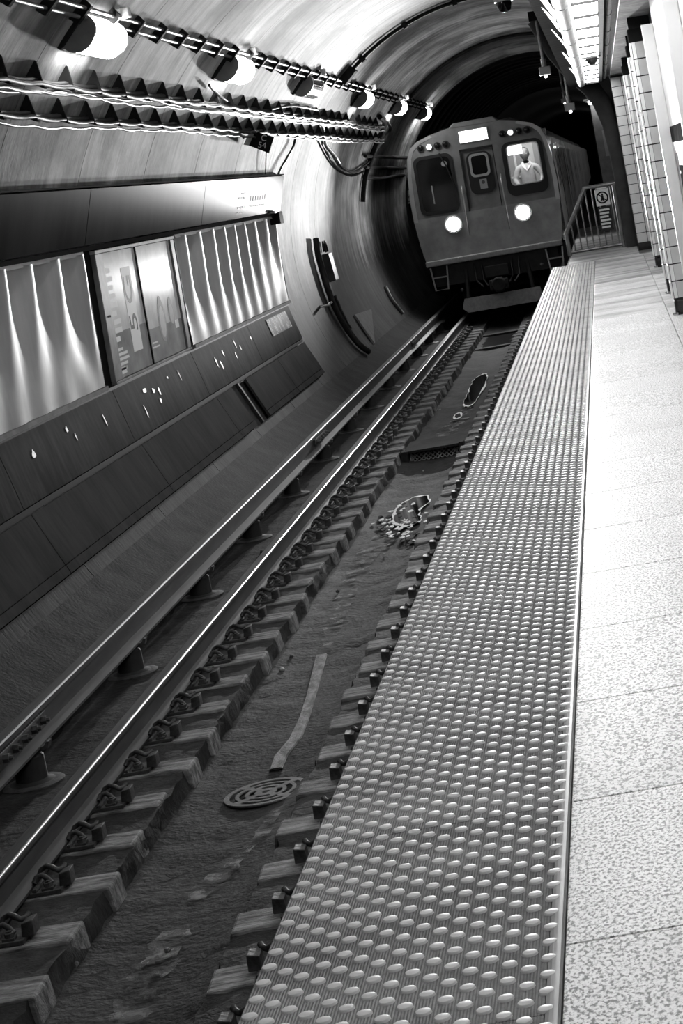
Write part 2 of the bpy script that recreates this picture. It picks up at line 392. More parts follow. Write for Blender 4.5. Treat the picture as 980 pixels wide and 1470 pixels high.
# tactile panels (four feet long) with staggered domes
dome = MB().lathe([(.0165, 0), (.0158, .0022), (.0142, .0044), (.0118, .0052)], n=14).mesh('dome', smooth=28)
PX = (TACR - EDGE)/8.0
def dome_grid(y0):
    out = []
    for r in range(30):
        for c in range(8): out.append((EDGE + PX*(c + (.25 if r % 2 else .75)), y0 + .02 + .04*r))
    return out
pan_me = MB().box(EDGE, TACR-.022, .002, 1.198, -.03, 0).mesh('tactile_panel', bevel=.002)
lip_me = MB().prism([(TACR-.020, -.03), (TACR-.020, .001), (TACR-.012, .004), (TACR+.004, .004), (TACR+.009, -.001), (TACR+.009, -.03)], .001, 1.199).mesh('edge_strip')
dj = MB()
for (x, y) in dome_grid(0):
    k = len(dj.v); dj.v += [(v.co.x+x, v.co.y+y, v.co.z) for v in dome.vertices]; dj.f += [tuple(i+k for i in p.vertices) for p in dome.polygons]
dome_all = dj.mesh('domes', smooth=28)
for i in range(-3, 22):
    y0 = 3.738 + 1.198*i
    p = link(pan_me, 'tactile_panel', 'tactile', floor_plat, (0, y0, 0))
    link(lip_me, 'edge_strip', 'steel_grey', p)
    if i == 0:
        for (x, y) in dome_grid(0): link(dome, 'dome', 'tactile_dome', p, (x, y, 0))
    else: link(dome_all, 'domes', 'tactile_dome', p, kind='stuff')

# ---- ceiling over the platform
m_ = MB(); m_.box(-.28, 1.9, -2, 32.9, 2.70, 2.82); ceiling = struct(m_.obj('ceiling', 'steel_grey'))
m_ = MB(); m_.box(-.30, -.24, -2, 32.9, 2.60, 3.98); m_.box(-.24, -.17, -2, 32.9, 2.60, 2.70); m_.obj('ceiling_beam', 'dark_metal', ceiling)
for i in range(28):
    y = 4 + 1.02*i
    MB().box(.34, .62, y+.006, y+1.014, 2.64, 2.70).obj('ceiling_panel', 'ceiling_paint', ceiling, bevel=.004)
m_ = MB(); m_.prism([(.62, 2.70), (.62, 2.50), (.70, 2.42), (1.9, 2.42), (1.9, 2.70)], -2, 31.4); m_.obj('soffit', 'ceiling_paint', ceiling)
# ---- right-hand tile wall at the platform end, and the plain wall behind the columns
TILE = .152
flat_t = MB().box(0, .144, 0, .012, 0, .142).mesh('tile', bevel=.003)
flat_l = MB().box(0, .012, 0, .144, 0, .142).mesh('tile', bevel=.003)
def corner_mesh(q, r=.048):                                       # quarter-round corner tile; q = quadrant start angle
    pr = [(r*math.cos(math.radians(q+90*k/6)), r*math.sin(math.radians(q+90*k/6))) for k in range(7)]
    pr += [((r-.012)*math.cos(math.radians(q+90*k/6)), (r-.012)*math.sin(math.radians(q+90*k/6))) for k in range(6, -1, -1)]
    return MB().plate([(x, y, 0) for x, y in pr], (0, 0, .142)).mesh('corner_tile', smooth=40)
corners = {q: corner_mesh(q) for q in (90, 180, 270)}
m_ = MB(); m_.box(.335, 1.9, 31.03, 31.5, -.02, 2.62)
wall_far = struct(m_.obj('wall_far', 'grout'))
for r in range(17):
    for c in range(4):
        link(flat_t, 'tile', 'grey_tile' if c else 'grey_tile', wall_far, (.335 + TILE*c + .002, 31.018, .112 + .1465*r + .002)).scale = (1, 1, .97)
MB().box(.33, 1.0, 31.0, 31.03, 0, .108).obj('base_tile', 'black_gloss', wall_far)
wall_right = struct(MB().box(1.75, 1.9, -2, 31, 0, 2.5).obj('wall_right', 'white_paint'))

# ================================================================ WALL CLADDING
def strip_panel(name, p_top, p_bot, y0, y1, th, m, parent, bevel=.004):
    t, b = Vector((p_top[0], 0, p_top[1])), Vector((p_bot[0], 0, p_bot[1]))
    d = (t - b).normalized(); nrm = Vector((d.z, 0, -d.x))
    if nrm.x < 0: nrm = -nrm
    q = [(t.x, t.z), (b.x, b.z), (b.x - nrm.x*th, b.z - nrm.z*th), (t.x - nrm.x*th, t.z - nrm.z*th)]
    return MB().prism(q, y0, y1).obj(name, m, parent, bevel=bevel)
def clad(name, label, cat): return thing(name, label, cat, (-4.3, 20, -.7))
def inv(o, parent): o.parent = parent; o.matrix_parent_inverse = parent.matrix_world.inverted(); o.matrix_parent_inverse = Matrix.Translation(-parent.location); return o
# station name band
head = thing('station_sign_band', 'long black glossy sign band running along the curved wall above the posters', 'sign')
joints = [9.0, 13.1, 17.3, 22.35, 27.85]
for i in range(4):
    strip_panel('band_panel', (-4.20, 1.93), (-4.33, 1.47), joints[i]+.006, joints[i+1]-.006, .05, 'header_black', head)
MB().prism([(-4.20, 1.94), (-4.20, 1.955), (-4.36, 1.965), (-4.36, 1.94)], 9, 27.87).obj('top_trim', 'header_trim', head)
MB().prism([(-4.33, 1.46), (-4.315, 1.425), (-4.44, 1.425), (-4.44, 1.46)], 9, 27.85).obj('bottom_trim', 'header_trim', head)
d = Vector((-.13, 0, -.46)).normalized(); org = Vector((-4.20, 0, 1.93)); nr = Vector((.46, 0, -.13)).normalized()
def on_band(y, s, lift=.002): return org + d*s + nr*lift + Vector((0, y, 0))
for (ya, yb, sa, sb, cnt) in ((24.55, 25.0, .17, .20, 4), (24.5, 24.95, .22, .25, 5), (24.5, 25.05, .33, .36, 5), (24.45, 25.0, .40, .42, 6), (25.35, 26.6, .22, .29, 7), (25.35, 26.5, .33, .37, 8)):
    lm = MB()
    for k in range(cnt):
        a = ya + (yb-ya)*k/cnt; b = a + (yb-ya)/cnt*random.uniform(.45, .8); s0 = sa + random.uniform(0, .012); s1 = sb - random.uniform(0, .012)
        lm.plate([on_band(a, s0), on_band(b, s0), on_band(b, s1), on_band(a, s1)], nr*.002)
    lm.obj('lettering', 'print_light' if ya < 25.2 else 'print_mid', head)
# buckled bright metal sheets
def sheet(y0, y1, label, ph):
    nx, nz = int((y1-y0)*26), 14; vv = []
    for j in range(nz+1):
        v = j/nz; z = .255 + (1.405-.255)*v; amp = .044*(.12 + .88*max(0, min(1, (v-.12)/.75)))
        for i in range(nx+1):
            y = y0 + (y1-y0)*i/nx; e = min(1, (y-y0)/.12, (y1-y)/.12)
            ph2 = ph + 2*math.pi*y/.74 + .8*math.sin(y*1.3) + .5*(1-v)*math.sin(y*.9)
            vv.append((-4.385 + .015*(1-v)**2 + amp*math.sin(ph2)*e + .006*math.sin(9*y + 3*z), y, z))
    k = nx+1; me = MB().add(vv, [(j*k+i, j*k+i+1, (j+1)*k+i+1, (j+1)*k+i) for j in range(nz) for i in range(nx)])
    t = thing('wall_sheet', label, 'wall panel', (0, 0, 0))
    me.obj('metal_sheet', 'sheet_metal', t, smooth=60)
    MB().prism([(-4.44, .30), (-4.345, .292), (-4.345, .258), (-4.44, .258)], y0, y1).obj('bottom_rail', 'frame_metal', t)
    MB().box(-4.44, -4.375, y0-.03, y0, .25, 1.42).obj('edge_rail', 'header_trim', t); MB().box(-4.44, -4.375, y1, y1+.03, .25, 1.42).obj('edge_rail', 'header_trim', t)
    MB().prism([(-4.44, 1.425), (-4.37, 1.425), (-4.36, 1.39), (-4.44, 1.39)], y0, y1).obj('top_rail', 'frame_white', t)
sheet(11.0, 17.35, 'rippled bright metal sheet on the curved wall at the left of the posters', 0)
sheet(21.08, 27.58, 'rippled bright metal sheet on the curved wall between the posters and the tunnel', 1.2)
# poster case with two posters
pc = thing('poster_case', 'framed glazed poster case between two rippled metal sheets on the wall', 'poster case')
MB().box(-4.45, -4.41, 17.45, 21.05, .235, 1.43).obj('back_board', 'header_trim', pc)
MB().box(-4.41, -4.36, 17.72, 21.0, 1.385, 1.415).obj('top_frame', 'frame_white', pc, bevel=.004); MB().box(-4.41, -4.36, 17.72, 21.0, .262, .285).obj('bottom_frame', 'frame_metal', pc, bevel=.004)
MB().box(-4.41, -4.365, 17.72, 17.98, .285, 1.385).obj('side_bar', 'frame_metal', pc, bevel=.006); MB().box(-4.41, -4.365, 20.82, 20.97, .285, 1.385).obj('side_bar', 'frame_metal', pc, bevel=.006)
MB().box(-4.41, -4.372, 19.265, 19.285, .285, 1.385).obj('mullion', 'black', pc)
for y in (17.83, 17.88): MB().lathe([(.01, 0), (.008, .006)], (-4.364, y, .84), 8, 'x').obj('screw', 'black', pc)
PXW = -4.392
def flat(name, y0, y1, z0, z1, m, parent, lift=.001): return MB().box(PXW, PXW+lift, y0, y1, z0, z1).obj(name, m, parent)
p1 = thing('poster', 'left poster with a pale vertical band bearing large sideways characters', 'poster', group='wall posters')
flat('sheet', 17.99, 19.26, .29, 1.38, 'poster_light', p1, .006)
PXW += .006
flat('lower_field', 17.99, 19.26, .29, .68, 'poster_grey', p1, .0008); flat('band', 18.62, 18.98, .46, 1.22, 'print_light', p1, .0016)
for i in range(9): flat('text_line', 18.02 + .0*i, 18.02 + (.20, .24, .22, .26, .28, .2, .3, .3, .18)[i], 1.20-.075*i, 1.245-.075*i, 'print_light', p1, .0016)
for i in range(5): flat('text_line', 18.03, 18.03 + (.2, .34, .38, .3, .25)[i], .52-.042*i, .545-.042*i, 'print_light', p1, .0016)
flat('logo_block', 18.06, 18.24, .32, .37, 'print_light', p1, .0016)
for (s, zc, mm) in (('5', .72, 'print_dark'), ('G', 1.02, 'print_mid')):
    text(s, .40, 'character', mm, p1, (PXW+.0022, 18.80, zc), (0, 0, 1), (0, -1, 0), .0004)
p2 = thing('poster', 'right poster with a pale glossy upper field and rounded leaf shapes below', 'poster', group='wall posters')
PXW -= .006; flat('sheet', 19.29, 20.81, .29, 1.38, 'poster_light', p2, .006); PXW += .006
flat('lower_field', 19.29, 20.81, .29, .60, 'poster_grey', p2, .0008)
for (yc, zc, ry, rz) in ((19.95, .66, .16, .22), (20.4, .70, .12, .14)):
    k = MB(); k.plate([(PXW+.001, yc+ry*math.cos(t*math.pi/10)*(1-.25*math.sin(t*math.pi/10)), zc+rz*math.sin(t*math.pi/10)) for t in range(20)], (.0012, 0, 0)); k.obj('leaf_shape', 'print_mid', p2)
    k = MB(); k.plate([(PXW+.002, yc+.7*ry*math.cos(t*math.pi/10), zc-.03+.7*rz*math.sin(t*math.pi/10)) for t in range(20)], (.0012, 0, 0)); k.obj('leaf_shape', 'poster_light', p2)
for i in range(2): flat('text_line', 19.38, 19.62 + .06*i, .46-.04*i, .475-.04*i, 'print_light', p2, .0016)
flat('logo_block', 20.5, 20.66, .52, .60, 'print_light', p2, .0016)
# lower dark panels
r1 = thing('wall_panel_row', 'upper row of dark scuffed metal panels leaning along the foot of the curved wall', 'wall panel')
for a, b in ((10.9, 14.2), (14.2, 17.6), (17.6, 20.97), (20.97, 24.3), (24.3, 27.5)):
    q = strip_panel('panel', (-4.385, .235), (-4.262, -.225), a+.005, b-.005, .03, 'panel_scuffed', r1)
MB().prism([(-4.44, .262), (-4.372, .262), (-4.366, .236), (-4.44, .236)], 10.9, 27.5).obj('joint_strip', 'black', r1)
dr = Vector((.123, 0, -.46)).normalized(); nrr = Vector((.46, 0, .123)).normalized()
def on_r1(y, s): return Vector((-4.385, y, .235)) + dr*s + nrr*.0025
rs = random.Random(3)
for (yc, sc_, wv, hv) in [(14.9, .17, .10, .08), (15.9, .12, .05, .06), (16.05, .2, .02, .09), (18.6, .13, .12, .05), (18.9, .17, .07, .08), (19.1, .2, .05, .09), (19.0, .28, .06, .06), (18.35, .3, .03, .16), (19.6, .12, .06, .03),
        (21.9, .2, .05, .16), (22.1, .27, .05, .14), (22.4, .16, .04, .10), (23.2, .12, .03, .13), (23.4, .2, .03, .08), (24.2, .16, .05, .06), (23.0, .25, .03, .1), (20.1, .15, .02, .14), (17.0, .2, .03, .12)]:
    k = MB(); pts_ = []
    for t in range(9):
        a = 2*math.pi*t/9; r = rs.uniform(.45, 1.0); pts_.append(on_r1(yc + wv*.7*r*math.cos(a) + .0*hv, sc_ + hv*.5*r*math.sin(a)))
    k.plate(pts_, nrr*.0015); k.obj('paint_chip', 'paint_chip', r1)
k = MB(); k.plate([on_r1(25.55, .05), on_r1(27.1, .05), on_r1(27.1, .27), on_r1(25.55, .27)], nrr*.004); k.obj('foil_sheet', 'foil', r1)
r2 = thing('wall_panel_row', 'lowest row of dark plain metal panels with a lip just above the concrete ledge', 'wall panel')
for a, b in ((10.9, 14.3), (14.3, 17.75), (17.75, 21.2), (21.2, 22.1), (22.95, 25.2), (25.2, 27.5)):
    strip_panel('panel', (-4.25, -.275), (-4.075, -.655), a+.007, b-.007, .03, 'panel_dark', r2)
    MB().prism([(-4.073, -.658), (-4.045, -.715), (-4.075, -.73), (-4.10, -.665)], a+.007, b-.007).obj('lip', 'panel_dark', r2)
MB().prism([(-4.31, -.235), (-4.275, -.235), (-4.265, -.27), (-4.31, -.27)], 10.9, 27.5).obj('joint_strip', 'black', r2)
MB().prism([(-4.12, -.70), (-4.08, -.735), (-4.10, -.76), (-4.2, -.72)], 10.9, 22.1).obj('shadow_gap_bar', 'black', r2); MB().prism([(-4.12, -.70), (-4.08, -.735), (-4.10, -.76), (-4.2, -.72)], 22.95, 27.5).obj('shadow_gap_bar', 'black', r2)  # black bars stand in for the line of shade under the lips
strip_panel('niche_back', (-4.31, -.275), (-4.15, -.68), 22.1, 22.95, .02, 'black', r2)
MB().prism([(-4.27, -.28), (-4.06, -.735), (-4.09, -.75), (-4.31, -.28)], 22.55, 22.62).obj('niche_bracket', 'dark_metal', r2)

# ================================================================ VAULT SERVICES
def frame_at(deg): t = math.radians(deg); return Vector((-math.cos(t), 0, -math.sin(t))), Vector((math.sin(t), 0, -math.cos(t)))   # inward normal, tangent pointing up the left wall
def deg_of(x, z): return math.degrees(math.atan2(z - TZ, x - TX)) % 360
# wall lamps
LD = deg_of(-3.63, 3.045)
def wall_lamp(y, lit, label):
    y -= .17; nrm, tan = frame_at(LD); base = vault(LD, y)
    t = thing('wall_lamp', label, 'lamp', base, 'wall lamps on the vault')
    W, H_ = 1.05, .30
    def q(a, b, c): return nrm*a + tan*b + Vector((0, c, 0))       # depth, up, along
    k = MB(); k.hexa([q(a, b, c) for a, b, c in ((-.02, -H_/2-.02, -W/2-.03), (.035, -H_/2-.02, -W/2-.03), (.035, H_/2+.02, -W/2-.03), (-.02, H_/2+.02, -W/2-.03), (-.02, -H_/2-.02, W/2+.03), (.035, -H_/2-.02, W/2+.03), (.035, H_/2+.02, W/2+.03), (-.02, H_/2+.02, W/2+.03))]); k.obj('back_plate', 'dark_metal', t, bevel=.006)
    arc = [(.035 + .15*math.sin(math.radians(s))**.75, -H_/2*math.cos(math.radians(s))) for s in range(0, 181, 12)]
    for c0, c1 in ((-W/2, -W/2+.035), (W/2-.035, W/2)):
        k = MB(); k.plate([q(a, b, c0) for a, b in arc], (0, c1-c0, 0)); k.obj('end_cap', 'lamp_housing', t)
    k = MB(); a2 = [(.034 + (a-.034)*.985, b*.985) for a, b in arc]; k.plate([q(a, b, -W/2+.036) for a, b in a2], (0, W-.072, 0)); k.obj('diffuser', 'lamp_glow' if lit else 'lamp_off', t, smooth=40)
    k = MB(); k.tube([q(.03, H_/2, .4), q(.05, H_/2+.06, .41), q(.05, H_/2+.12, .42)], .014, 8); k.obj('conduit_stub', 'conduit', t)
    k = MB(); c = q(.06, H_/2+.10, .4); k.box(c.x-.035, c.x+.035, c.y-.05, c.y+.05, c.z-.04, c.z+.04); k.obj('junction_box', 'white_paint', t, bevel=.01)
for y, lit, lb in ((10.0, True, 'glowing wall lamp on the vault nearest the camera, above the black sign band'), (15.83, True, 'largest glowing wall lamp in the upper left corner of the vault'), (21.8, True, 'second glowing wall lamp on the vault, casting a rounded shadow'),
        (27.3, False, 'unlit dark glossy wall lamp on the vault between the glowing ones'), (33.5, True, 'glowing wall lamp next after the unlit one on the vault'),
        (39.3, True, 'glowing wall lamp second from the tunnel mouth'), (45.0, True, 'smallest glowing wall lamp right at the tunnel mouth')):
    wall_lamp(y, lit, lb)
# conduit run above the lamps
cr = thing('conduit_run', 'pair of pale conduits in dark clamps running above the wall lamps', 'conduit')
CD = deg_of(-3.49, 3.19)
for off, dd in ((.05, 0), (.05, 1.4)):
    MB().tube([vault(CD+dd, y, off) for y in (4, 15, 25, 35, 45.2)], .017, 8).obj('pipe', 'conduit', cr, smooth=60)
nrm, tan = frame_at(CD)
cl = MB(); cl.hexa([nrm*a + tan*b + Vector((0, c, 0)) for a, b, c in ((0, -.10, -.03), (.085, -.09, -.03), (.085, .07, -.03), (0, .08, -.03), (0, -.10, .03), (.085, -.09, .03), (.085, .07, .03), (0, .08, .03))]); clm = cl.mesh('clamp')
for i in range(36): link(clm, 'clamp', 'dark_metal', cr, vault(CD+.6, 13.2 + .88*i, -.005))
# cable runs on triangular brackets
def cable_run(deg, y0, y1, label, cables, seed):
    t = thing('cable_run', label, 'cable run'); nrm, tan = frame_at(deg)
    bm_ = MB(); bm_.plate([nrm*a + tan*b for a, b in ((-.01, .06), (.015, .055), (.13, -.06), (.15, -.085), (-.01, -.10))], (0, .02, 0))
    bm_.hexa([nrm*a + tan*b + Vector((0, c, 0)) for a, b, c in ((-.01, -.105, -.005), (.16, -.09, -.005), (.16, -.08, -.005), (-.01, -.09, -.005), (-.01, -.105, .05), (.16, -.09, .05), (.16, -.08, .05), (-.01, -.09, .05))])
    me = bm_.mesh('bracket'); nb = int((y1-y0)/.86)
    for i in range(nb+1): link(me, 'bracket', 'dark_metal', t, vault(deg, y0 + .86*i))
    rr = random.Random(seed)
    for (off, b, r, m, amp) in cables:
        pts_ = []; ph = rr.uniform(0, 6); yy = y0 - 8
        while yy <= y1 + .4:
            f_ = ((yy - y0)/.86) % 1; sag = -.018*math.sin(math.pi*f_)
            wob = amp*(math.sin(yy*.7+ph) + .6*math.sin(yy*1.9+ph*2))
            c = vault(deg, yy, off); p = c + tan*(b + sag + wob) ; pts_.append(p); yy += .215
        MB().tube(pts_, r, 7).obj('cable', m, t, smooth=60)
UD, LO = deg_of(-3.88, 2.73) - 1.0, deg_of(-4.045, 2.49) - 1.5
cable_run(UD, 13.0, 37.9, 'upper run of dark cables sagging on triangular brackets along the vault', [(.07, -.06, .026, 'cable', .004), (.12, -.065, .02, 'cable', .006), (.15, -.115, .013, 'conduit', .012), (.05, -.14, .014, 'conduit', .02)], 1)
cable_run(LO, 13.2, 38.6, 'lower run of dark cables on triangular brackets just above the square wall sign', [(.07, -.06, .024, 'cable', .004), (.12, -.065, .018, 'cable', .006), (.14, -.11, .012, 'conduit', .01)], 2)
# conduits that follow the hoop of the vault
def hoop(y, d0, d1, r, label, clamp_step=14):
    t = thing('hoop_conduit', label, 'conduit')
    MB().tube([vault(d0 + (d1-d0)*k/30, y, .04) for k in range(31)], r, 8).obj('pipe', 'cable', t, smooth=60)
    a = d0 + 6
    while a < d1:
        nr_, tn = frame_at(a); k = MB(); c = vault(a, y)
        k.hexa([c + nr_*p + tn*q + Vector((0, s, 0)) for p, q, s in ((0, -.035, -.07), (.09, -.035, -.07), (.09, .035, -.07), (0, .035, -.07), (0, -.035, .07), (.09, -.035, .07), (.09, .035, .07), (0, .035, .07))]); k.obj('clamp', 'dark_metal', t)
        a += clamp_step
hoop(30.0, 78, CD-1, .028, 'dark conduit arching over the vault from the lamp conduits to the hanging rod')
hoop(40.2, 76, CD-1, .032, 'dark conduit arching over the vault close to the tunnel mouth', 200)
jb = MB(); nr_, tn = frame_at(CD); c = vault(CD-2, 29.9)
jb.hexa([c + nr_*p + tn*q + Vector((0, s, 0)) for p, q, s in ((-.01, -.13, -.13), (.12, -.13, -.13), (.12, .13, -.13), (-.01, .13, -.13), (-.01, -.13, .13), (.12, -.13, .13), (.12, .13, .13), (-.01, .13, .13))])
tag(jb.obj('junction_box', 'dark_metal', bevel=.01), 'dark square junction box where the arching conduit meets the lamp conduits', 'junction box')
# loose wires and drop conduits
def wire(pix, r, m, label, off=.05, cat='cable'):
    P_ = [on_vault(x, y, off) for x, y in pix]; out = []
    for i in range(len(P_)-1):
        p0, p1, p2, p3 = P_[max(i-1, 0)], P_[i], P_[i+1], P_[min(i+2, len(P_)-1)]
        for k in range(6):
            t = k/6; out.append(.5*((2*p1) + (p2-p0)*t + (2*p0-5*p1+4*p2-p3)*t*t + (3*p1-p0-3*p2+p3)*t**3))
    out.append(P_[-1])
    return tag(MB().tube(out, r, 6).obj('loose_cable', m, smooth=60), label, cat)
wire([(424, 196), (420, 212), (405, 238), (397, 256)], .016, 'cable', 'black wire dropping from the lower cable run to the end of the sign band')
wire([(384, 200), (382, 222), (381, 250)], .008, 'cable', 'thin wire hanging straight down beside the square wall sign')
wire([(440, 172), (462, 180), (467, 205), (480, 222), (492, 240), (506, 247), (520, 240), (534, 228)], .022, 'cable', 'black looped cable hanging between the cable runs and the corner conduit')
wire([(462, 205), (472, 225), (486, 244), (504, 252), (522, 246)], .02, 'dark_metal', 'second slack cable loop drooping below the first')
wire([(300, 122), (318, 140), (345, 155), (380, 158), (420, 152), (455, 158)], .016, 'cable', 'slack wire sagging between the upper and lower cable runs')
wire([(545, 168), (552, 175), (548, 190), (538, 212), (530, 235), (523, 262), (521, 290)], .05, 'cable', 'thick black riser conduit bending down the wall where the cable runs end', .06, 'conduit')
wire([(556, 176), (560, 186), (548, 204), (537, 222), (529, 245)], .03, 'cable', 'thinner black riser conduit next to the thick one', .06, 'conduit')
for i, (y0_, y1_) in enumerate(((224, 226), (240, 241), (255, 252))):
    wire([(524, y0_), (550, y0_+1), (572, y1_), (588, y1_)], .035, 'cable', ('highest', 'middle', 'lowest')[i] + ' of three black pipes running from the riser into the tunnel', .06, 'conduit')
# square sign C 54
c4 = [at(366, 189, Y=24.5), at(393, 197, Y=24.5), at(386, 220, Y=24.5), at(357, 209, Y=24.5)]
sg = thing('wall_sign', 'small square black sign reading C 54 below the lower cable run', 'sign')
MB().plate(c4, (0, .05, 0)).obj('board', 'black', sg)
e1, e2 = at(357, 209, Y=24.5), at(366, 189, Y=24.5)
MB().plate([e2, e2 + Vector((-.06, .0, .02)), e1 + Vector((-.06, .0, .02)), e1], (0, .05, 0)).obj('edge', 'sign_white', sg)
upv = ((c4[0] - c4[3]).normalized()*.35 + (c4[1] - c4[2]).normalized()*.35 + Vector((0, 0, .6))).normalized(); rtv = Vector((upv.z, 0, -upv.x))
ctr = (c4[0]+c4[1]+c4[2]+c4[3])/4
text('C', .10, 'character', 'print_light', sg, ctr + upv*.045 + Vector((0, -.004, 0)) + rtv*.02, rtv, upv, .002); text('54', .10, 'character', 'print_light', sg, ctr - upv*.04 + Vector((0, -.004, 0)) + rtv*.01, rtv, upv, .002)
MB().tube([vault(deg_of(-4.1, 2.4), 24.53), Vector(e2) + Vector((.05, .03, -.02))], .012, 6).obj('arm', 'dark_metal', sg)
# loudspeaker at the end of the sign band
sp = thing('wall_speaker', 'small black box loudspeaker at the far end of the sign band', 'speaker')
o_ = at(391, 313, Y=27.4)
MB().box(o_.x-.09, o_.x+.11, 27.3, 27.6, o_.z-.09, o_.z+.07).obj('box', 'black', sp, bevel=.008); MB().box(o_.x-.1, o_.x+.10, 27.05, 27.3, o_.z+.06, o_.z+.085).obj('bracket', 'sign_white', sp)
MB().box(-4.36, o_.x, 27.1, 27.2, o_.z+.03, o_.z+.06).obj('arm', 'dark_metal', sp)
# wall box with its conduit
jb = thing('wall_box', 'dark grey electrical box on the lower curved wall beyond the metal sheets', 'electrical box')
c = on_vault(469, 385); dg_ = deg_of(c.x, c.z); nr_, tn = frame_at(dg_)
k = MB(); k.hexa([c + nr_*p + tn*q + Vector((0, s, 0)) for p, q, s in ((0, -.22, -.18), (.11, -.22, -.18), (.11, .22, -.18), (0, .22, -.18), (0, -.22, .22), (.11, -.22, .22), (.11, .22, .22), (0, .22, .22))]); k.obj('case', 'box_grey', jb, bevel=.012)
for sgn in (-.1, .12): k = MB(); p_ = c + tn*.24 + nr_*.07 + Vector((0, sgn, 0)); k.tube([p_, p_ + tn*.12 + Vector((0, .01, 0)), p_ + tn*.17 + Vector((0, -.07, 0)), p_ + tn*.10 + Vector((0, -.16, 0)), p_ + tn*.02 + Vector((0, -.19, 0))], .014, 6); k.obj('loop', 'cable', jb, smooth=60)
wire([(453, 342), (456, 365), (464, 395), (472, 420), (484, 448), (500, 475), (515, 494), (529, 505)], .045, 'dark_metal', 'thick dark conduit running past the electrical box down to the ledge', .06, 'conduit')
wire([(481, 425), (490, 448), (503, 472)], .025, 'cable', 'thin cable beside the thick conduit under the electrical box', .06)
c = on_vault(522, 472); wb = MB(); wp = [on_vault(x, y, 0) for x, y in ((507, 453), (531, 445), (536, 495))]; nr_, tn = frame_at(deg_of(c.x, c.z))
wb.plate(wp, nr_*.03); tag(wb.obj('splash_block', 'pale_concrete'), 'pale triangular concrete block at the foot of the wall beside the conduit', 'concrete block')
wire([(553, 412), (562, 430), (578, 450)], .035, 'conduit', 'short pale curved pipe low on the wall near the train', .03, 'pipe')
hk = MB(); c = on_vault(459, 440); hk.tube([c, c + Vector((.12, 0, 0)), c + Vector((.14, .25, .02))], .02, 6); tag(hk.obj('wall_hook', 'galvanised', smooth=60), 'small steel hook on the wall below the electrical box', 'hook')
# sign in the tunnel mouth
ws = thing('tunnel_sign', 'small grey sign reading WA on the dark wall beside the train', 'sign'); c = at(588, 282, Y=47.2)
MB().box(c.x-.16, c.x+.16, 47.2, 47.23, c.z-.16, c.z+.14).obj('board', 'sign_grey', ws); text('WA', .22, 'lettering', 'print_dark', ws, (c.x, 47.196, c.z+.02), (1, 0, 0), (0, 0, 1), .002)
MB().box(c.x-.1, c.x+.1, 47.19, 47.20, c.z-.12, c.z-.09).obj('text_line', 'print_dark', ws)

# ================================================================ CEILING SERVICES
ls = thing('ceiling_light', 'long glowing fluorescent light strip under the platform ceiling', 'lamp')
y0 = 1.5
while y0 < 31.6:
    y1 = min(y0 + 1.5, 31.7)
    MB().box(-.025, .165, y0+.015, y1-.015, 2.605, 2.63).obj('diffuser', 'strip_glow', ls)
    MB().box(-.03, .17, y1-.014, y1+.014, 2.585, 2.64).obj('crossbar', 'dark_metal', ls); y0 += 1.5
MB().box(-.05, .19, 1.5, 31.75, 2.632, 2.70).obj('housing', 'galvanised', ls); MB().box(.168, .215, 1.5, 31.75, 2.60, 2.70).obj('side_channel', 'steel_grey', ls); MB().box(.217, .232, 1.5, 31.75, 2.59, 2.70).obj('slotted_channel', 'black', ls)
for i, (x, r, lb) in enumerate(((-.10, .065, 'thick pale pipe under the ceiling on the track side of the light strip'), (.262, .03, 'slim pale pipe under the ceiling on the column side of the light strip'))):
    t = thing('ceiling_pipe', lb, 'pipe'); MB().tube([(x, y, 2.70-r-.005) for y in (0, 10, 20, 32)], r, 14).obj('pipe', 'galvanised', t, smooth=60)
    for y in [3 + 2.4*k for k in range(12)]: MB().tube([(x, y-.015, 2.70-r-.005), (x, y+.015, 2.70-r-.005)], r+.006, 14).obj('strap', 'steel_grey', t, smooth=60)
for i, px4 in enumerate([[(773, -4), (781, -6), (795, 16), (798, 29)], [(777, 10), (790, 22), (800, 34), (803, 45)], [(791, 42), (795, 45), (809, 61), (813, 69)], [(806, 74), (810, 77), (823, 91), (825, 101)], [(816, 97), (819, 98), (829, 110), (830, 113)]]):
    q = [at(x, y, Z=2.597) for x, y in px4]; mm = MB(); mm.plate(q, (0, 0, -.006))
    tag(mm.obj('slot_light', 'slot_glow'), ('nearest', 'second', 'middle', 'fourth', 'farthest')[i] + ' slanted bright slot light in the dark ceiling beam beside the vault', 'lamp', 'slot lights in the ceiling beam')
dm = thing('dome_camera', 'dark dome camera hanging under the fluorescent light strip', 'camera'); MB().box(-.03, .19, 23.4, 23.46, 2.585, 2.606).obj('mount', 'dark_metal', dm)
MB().lathe([(.02, -.075), (.05, -.06), (.066, -.02), (.07, 0)], (.085, 23.43, 2.585), 14).obj('dome', 'black_gloss', dm, smooth=50)
# bulb-shaped camera on the vault at the top edge of the picture
c = on_vault(737, -2); vc = thing('dome_camera', 'black dome camera on the vault at the top edge beside the ceiling beam', 'camera')
MB().lathe([(.03, -.14), (.08, -.11), (.10, -.03), (.10, 0.05)], (c.x, 27.0, at(737, 0, Y=27).z), 14).obj('dome', 'black_gloss', vc, smooth=50); MB().lathe([(.125, 0), (.125, .25)], (c.x, 27.0, at(737, 0, Y=27).z), 14).obj('mount', 'galvanised', vc, smooth=40)
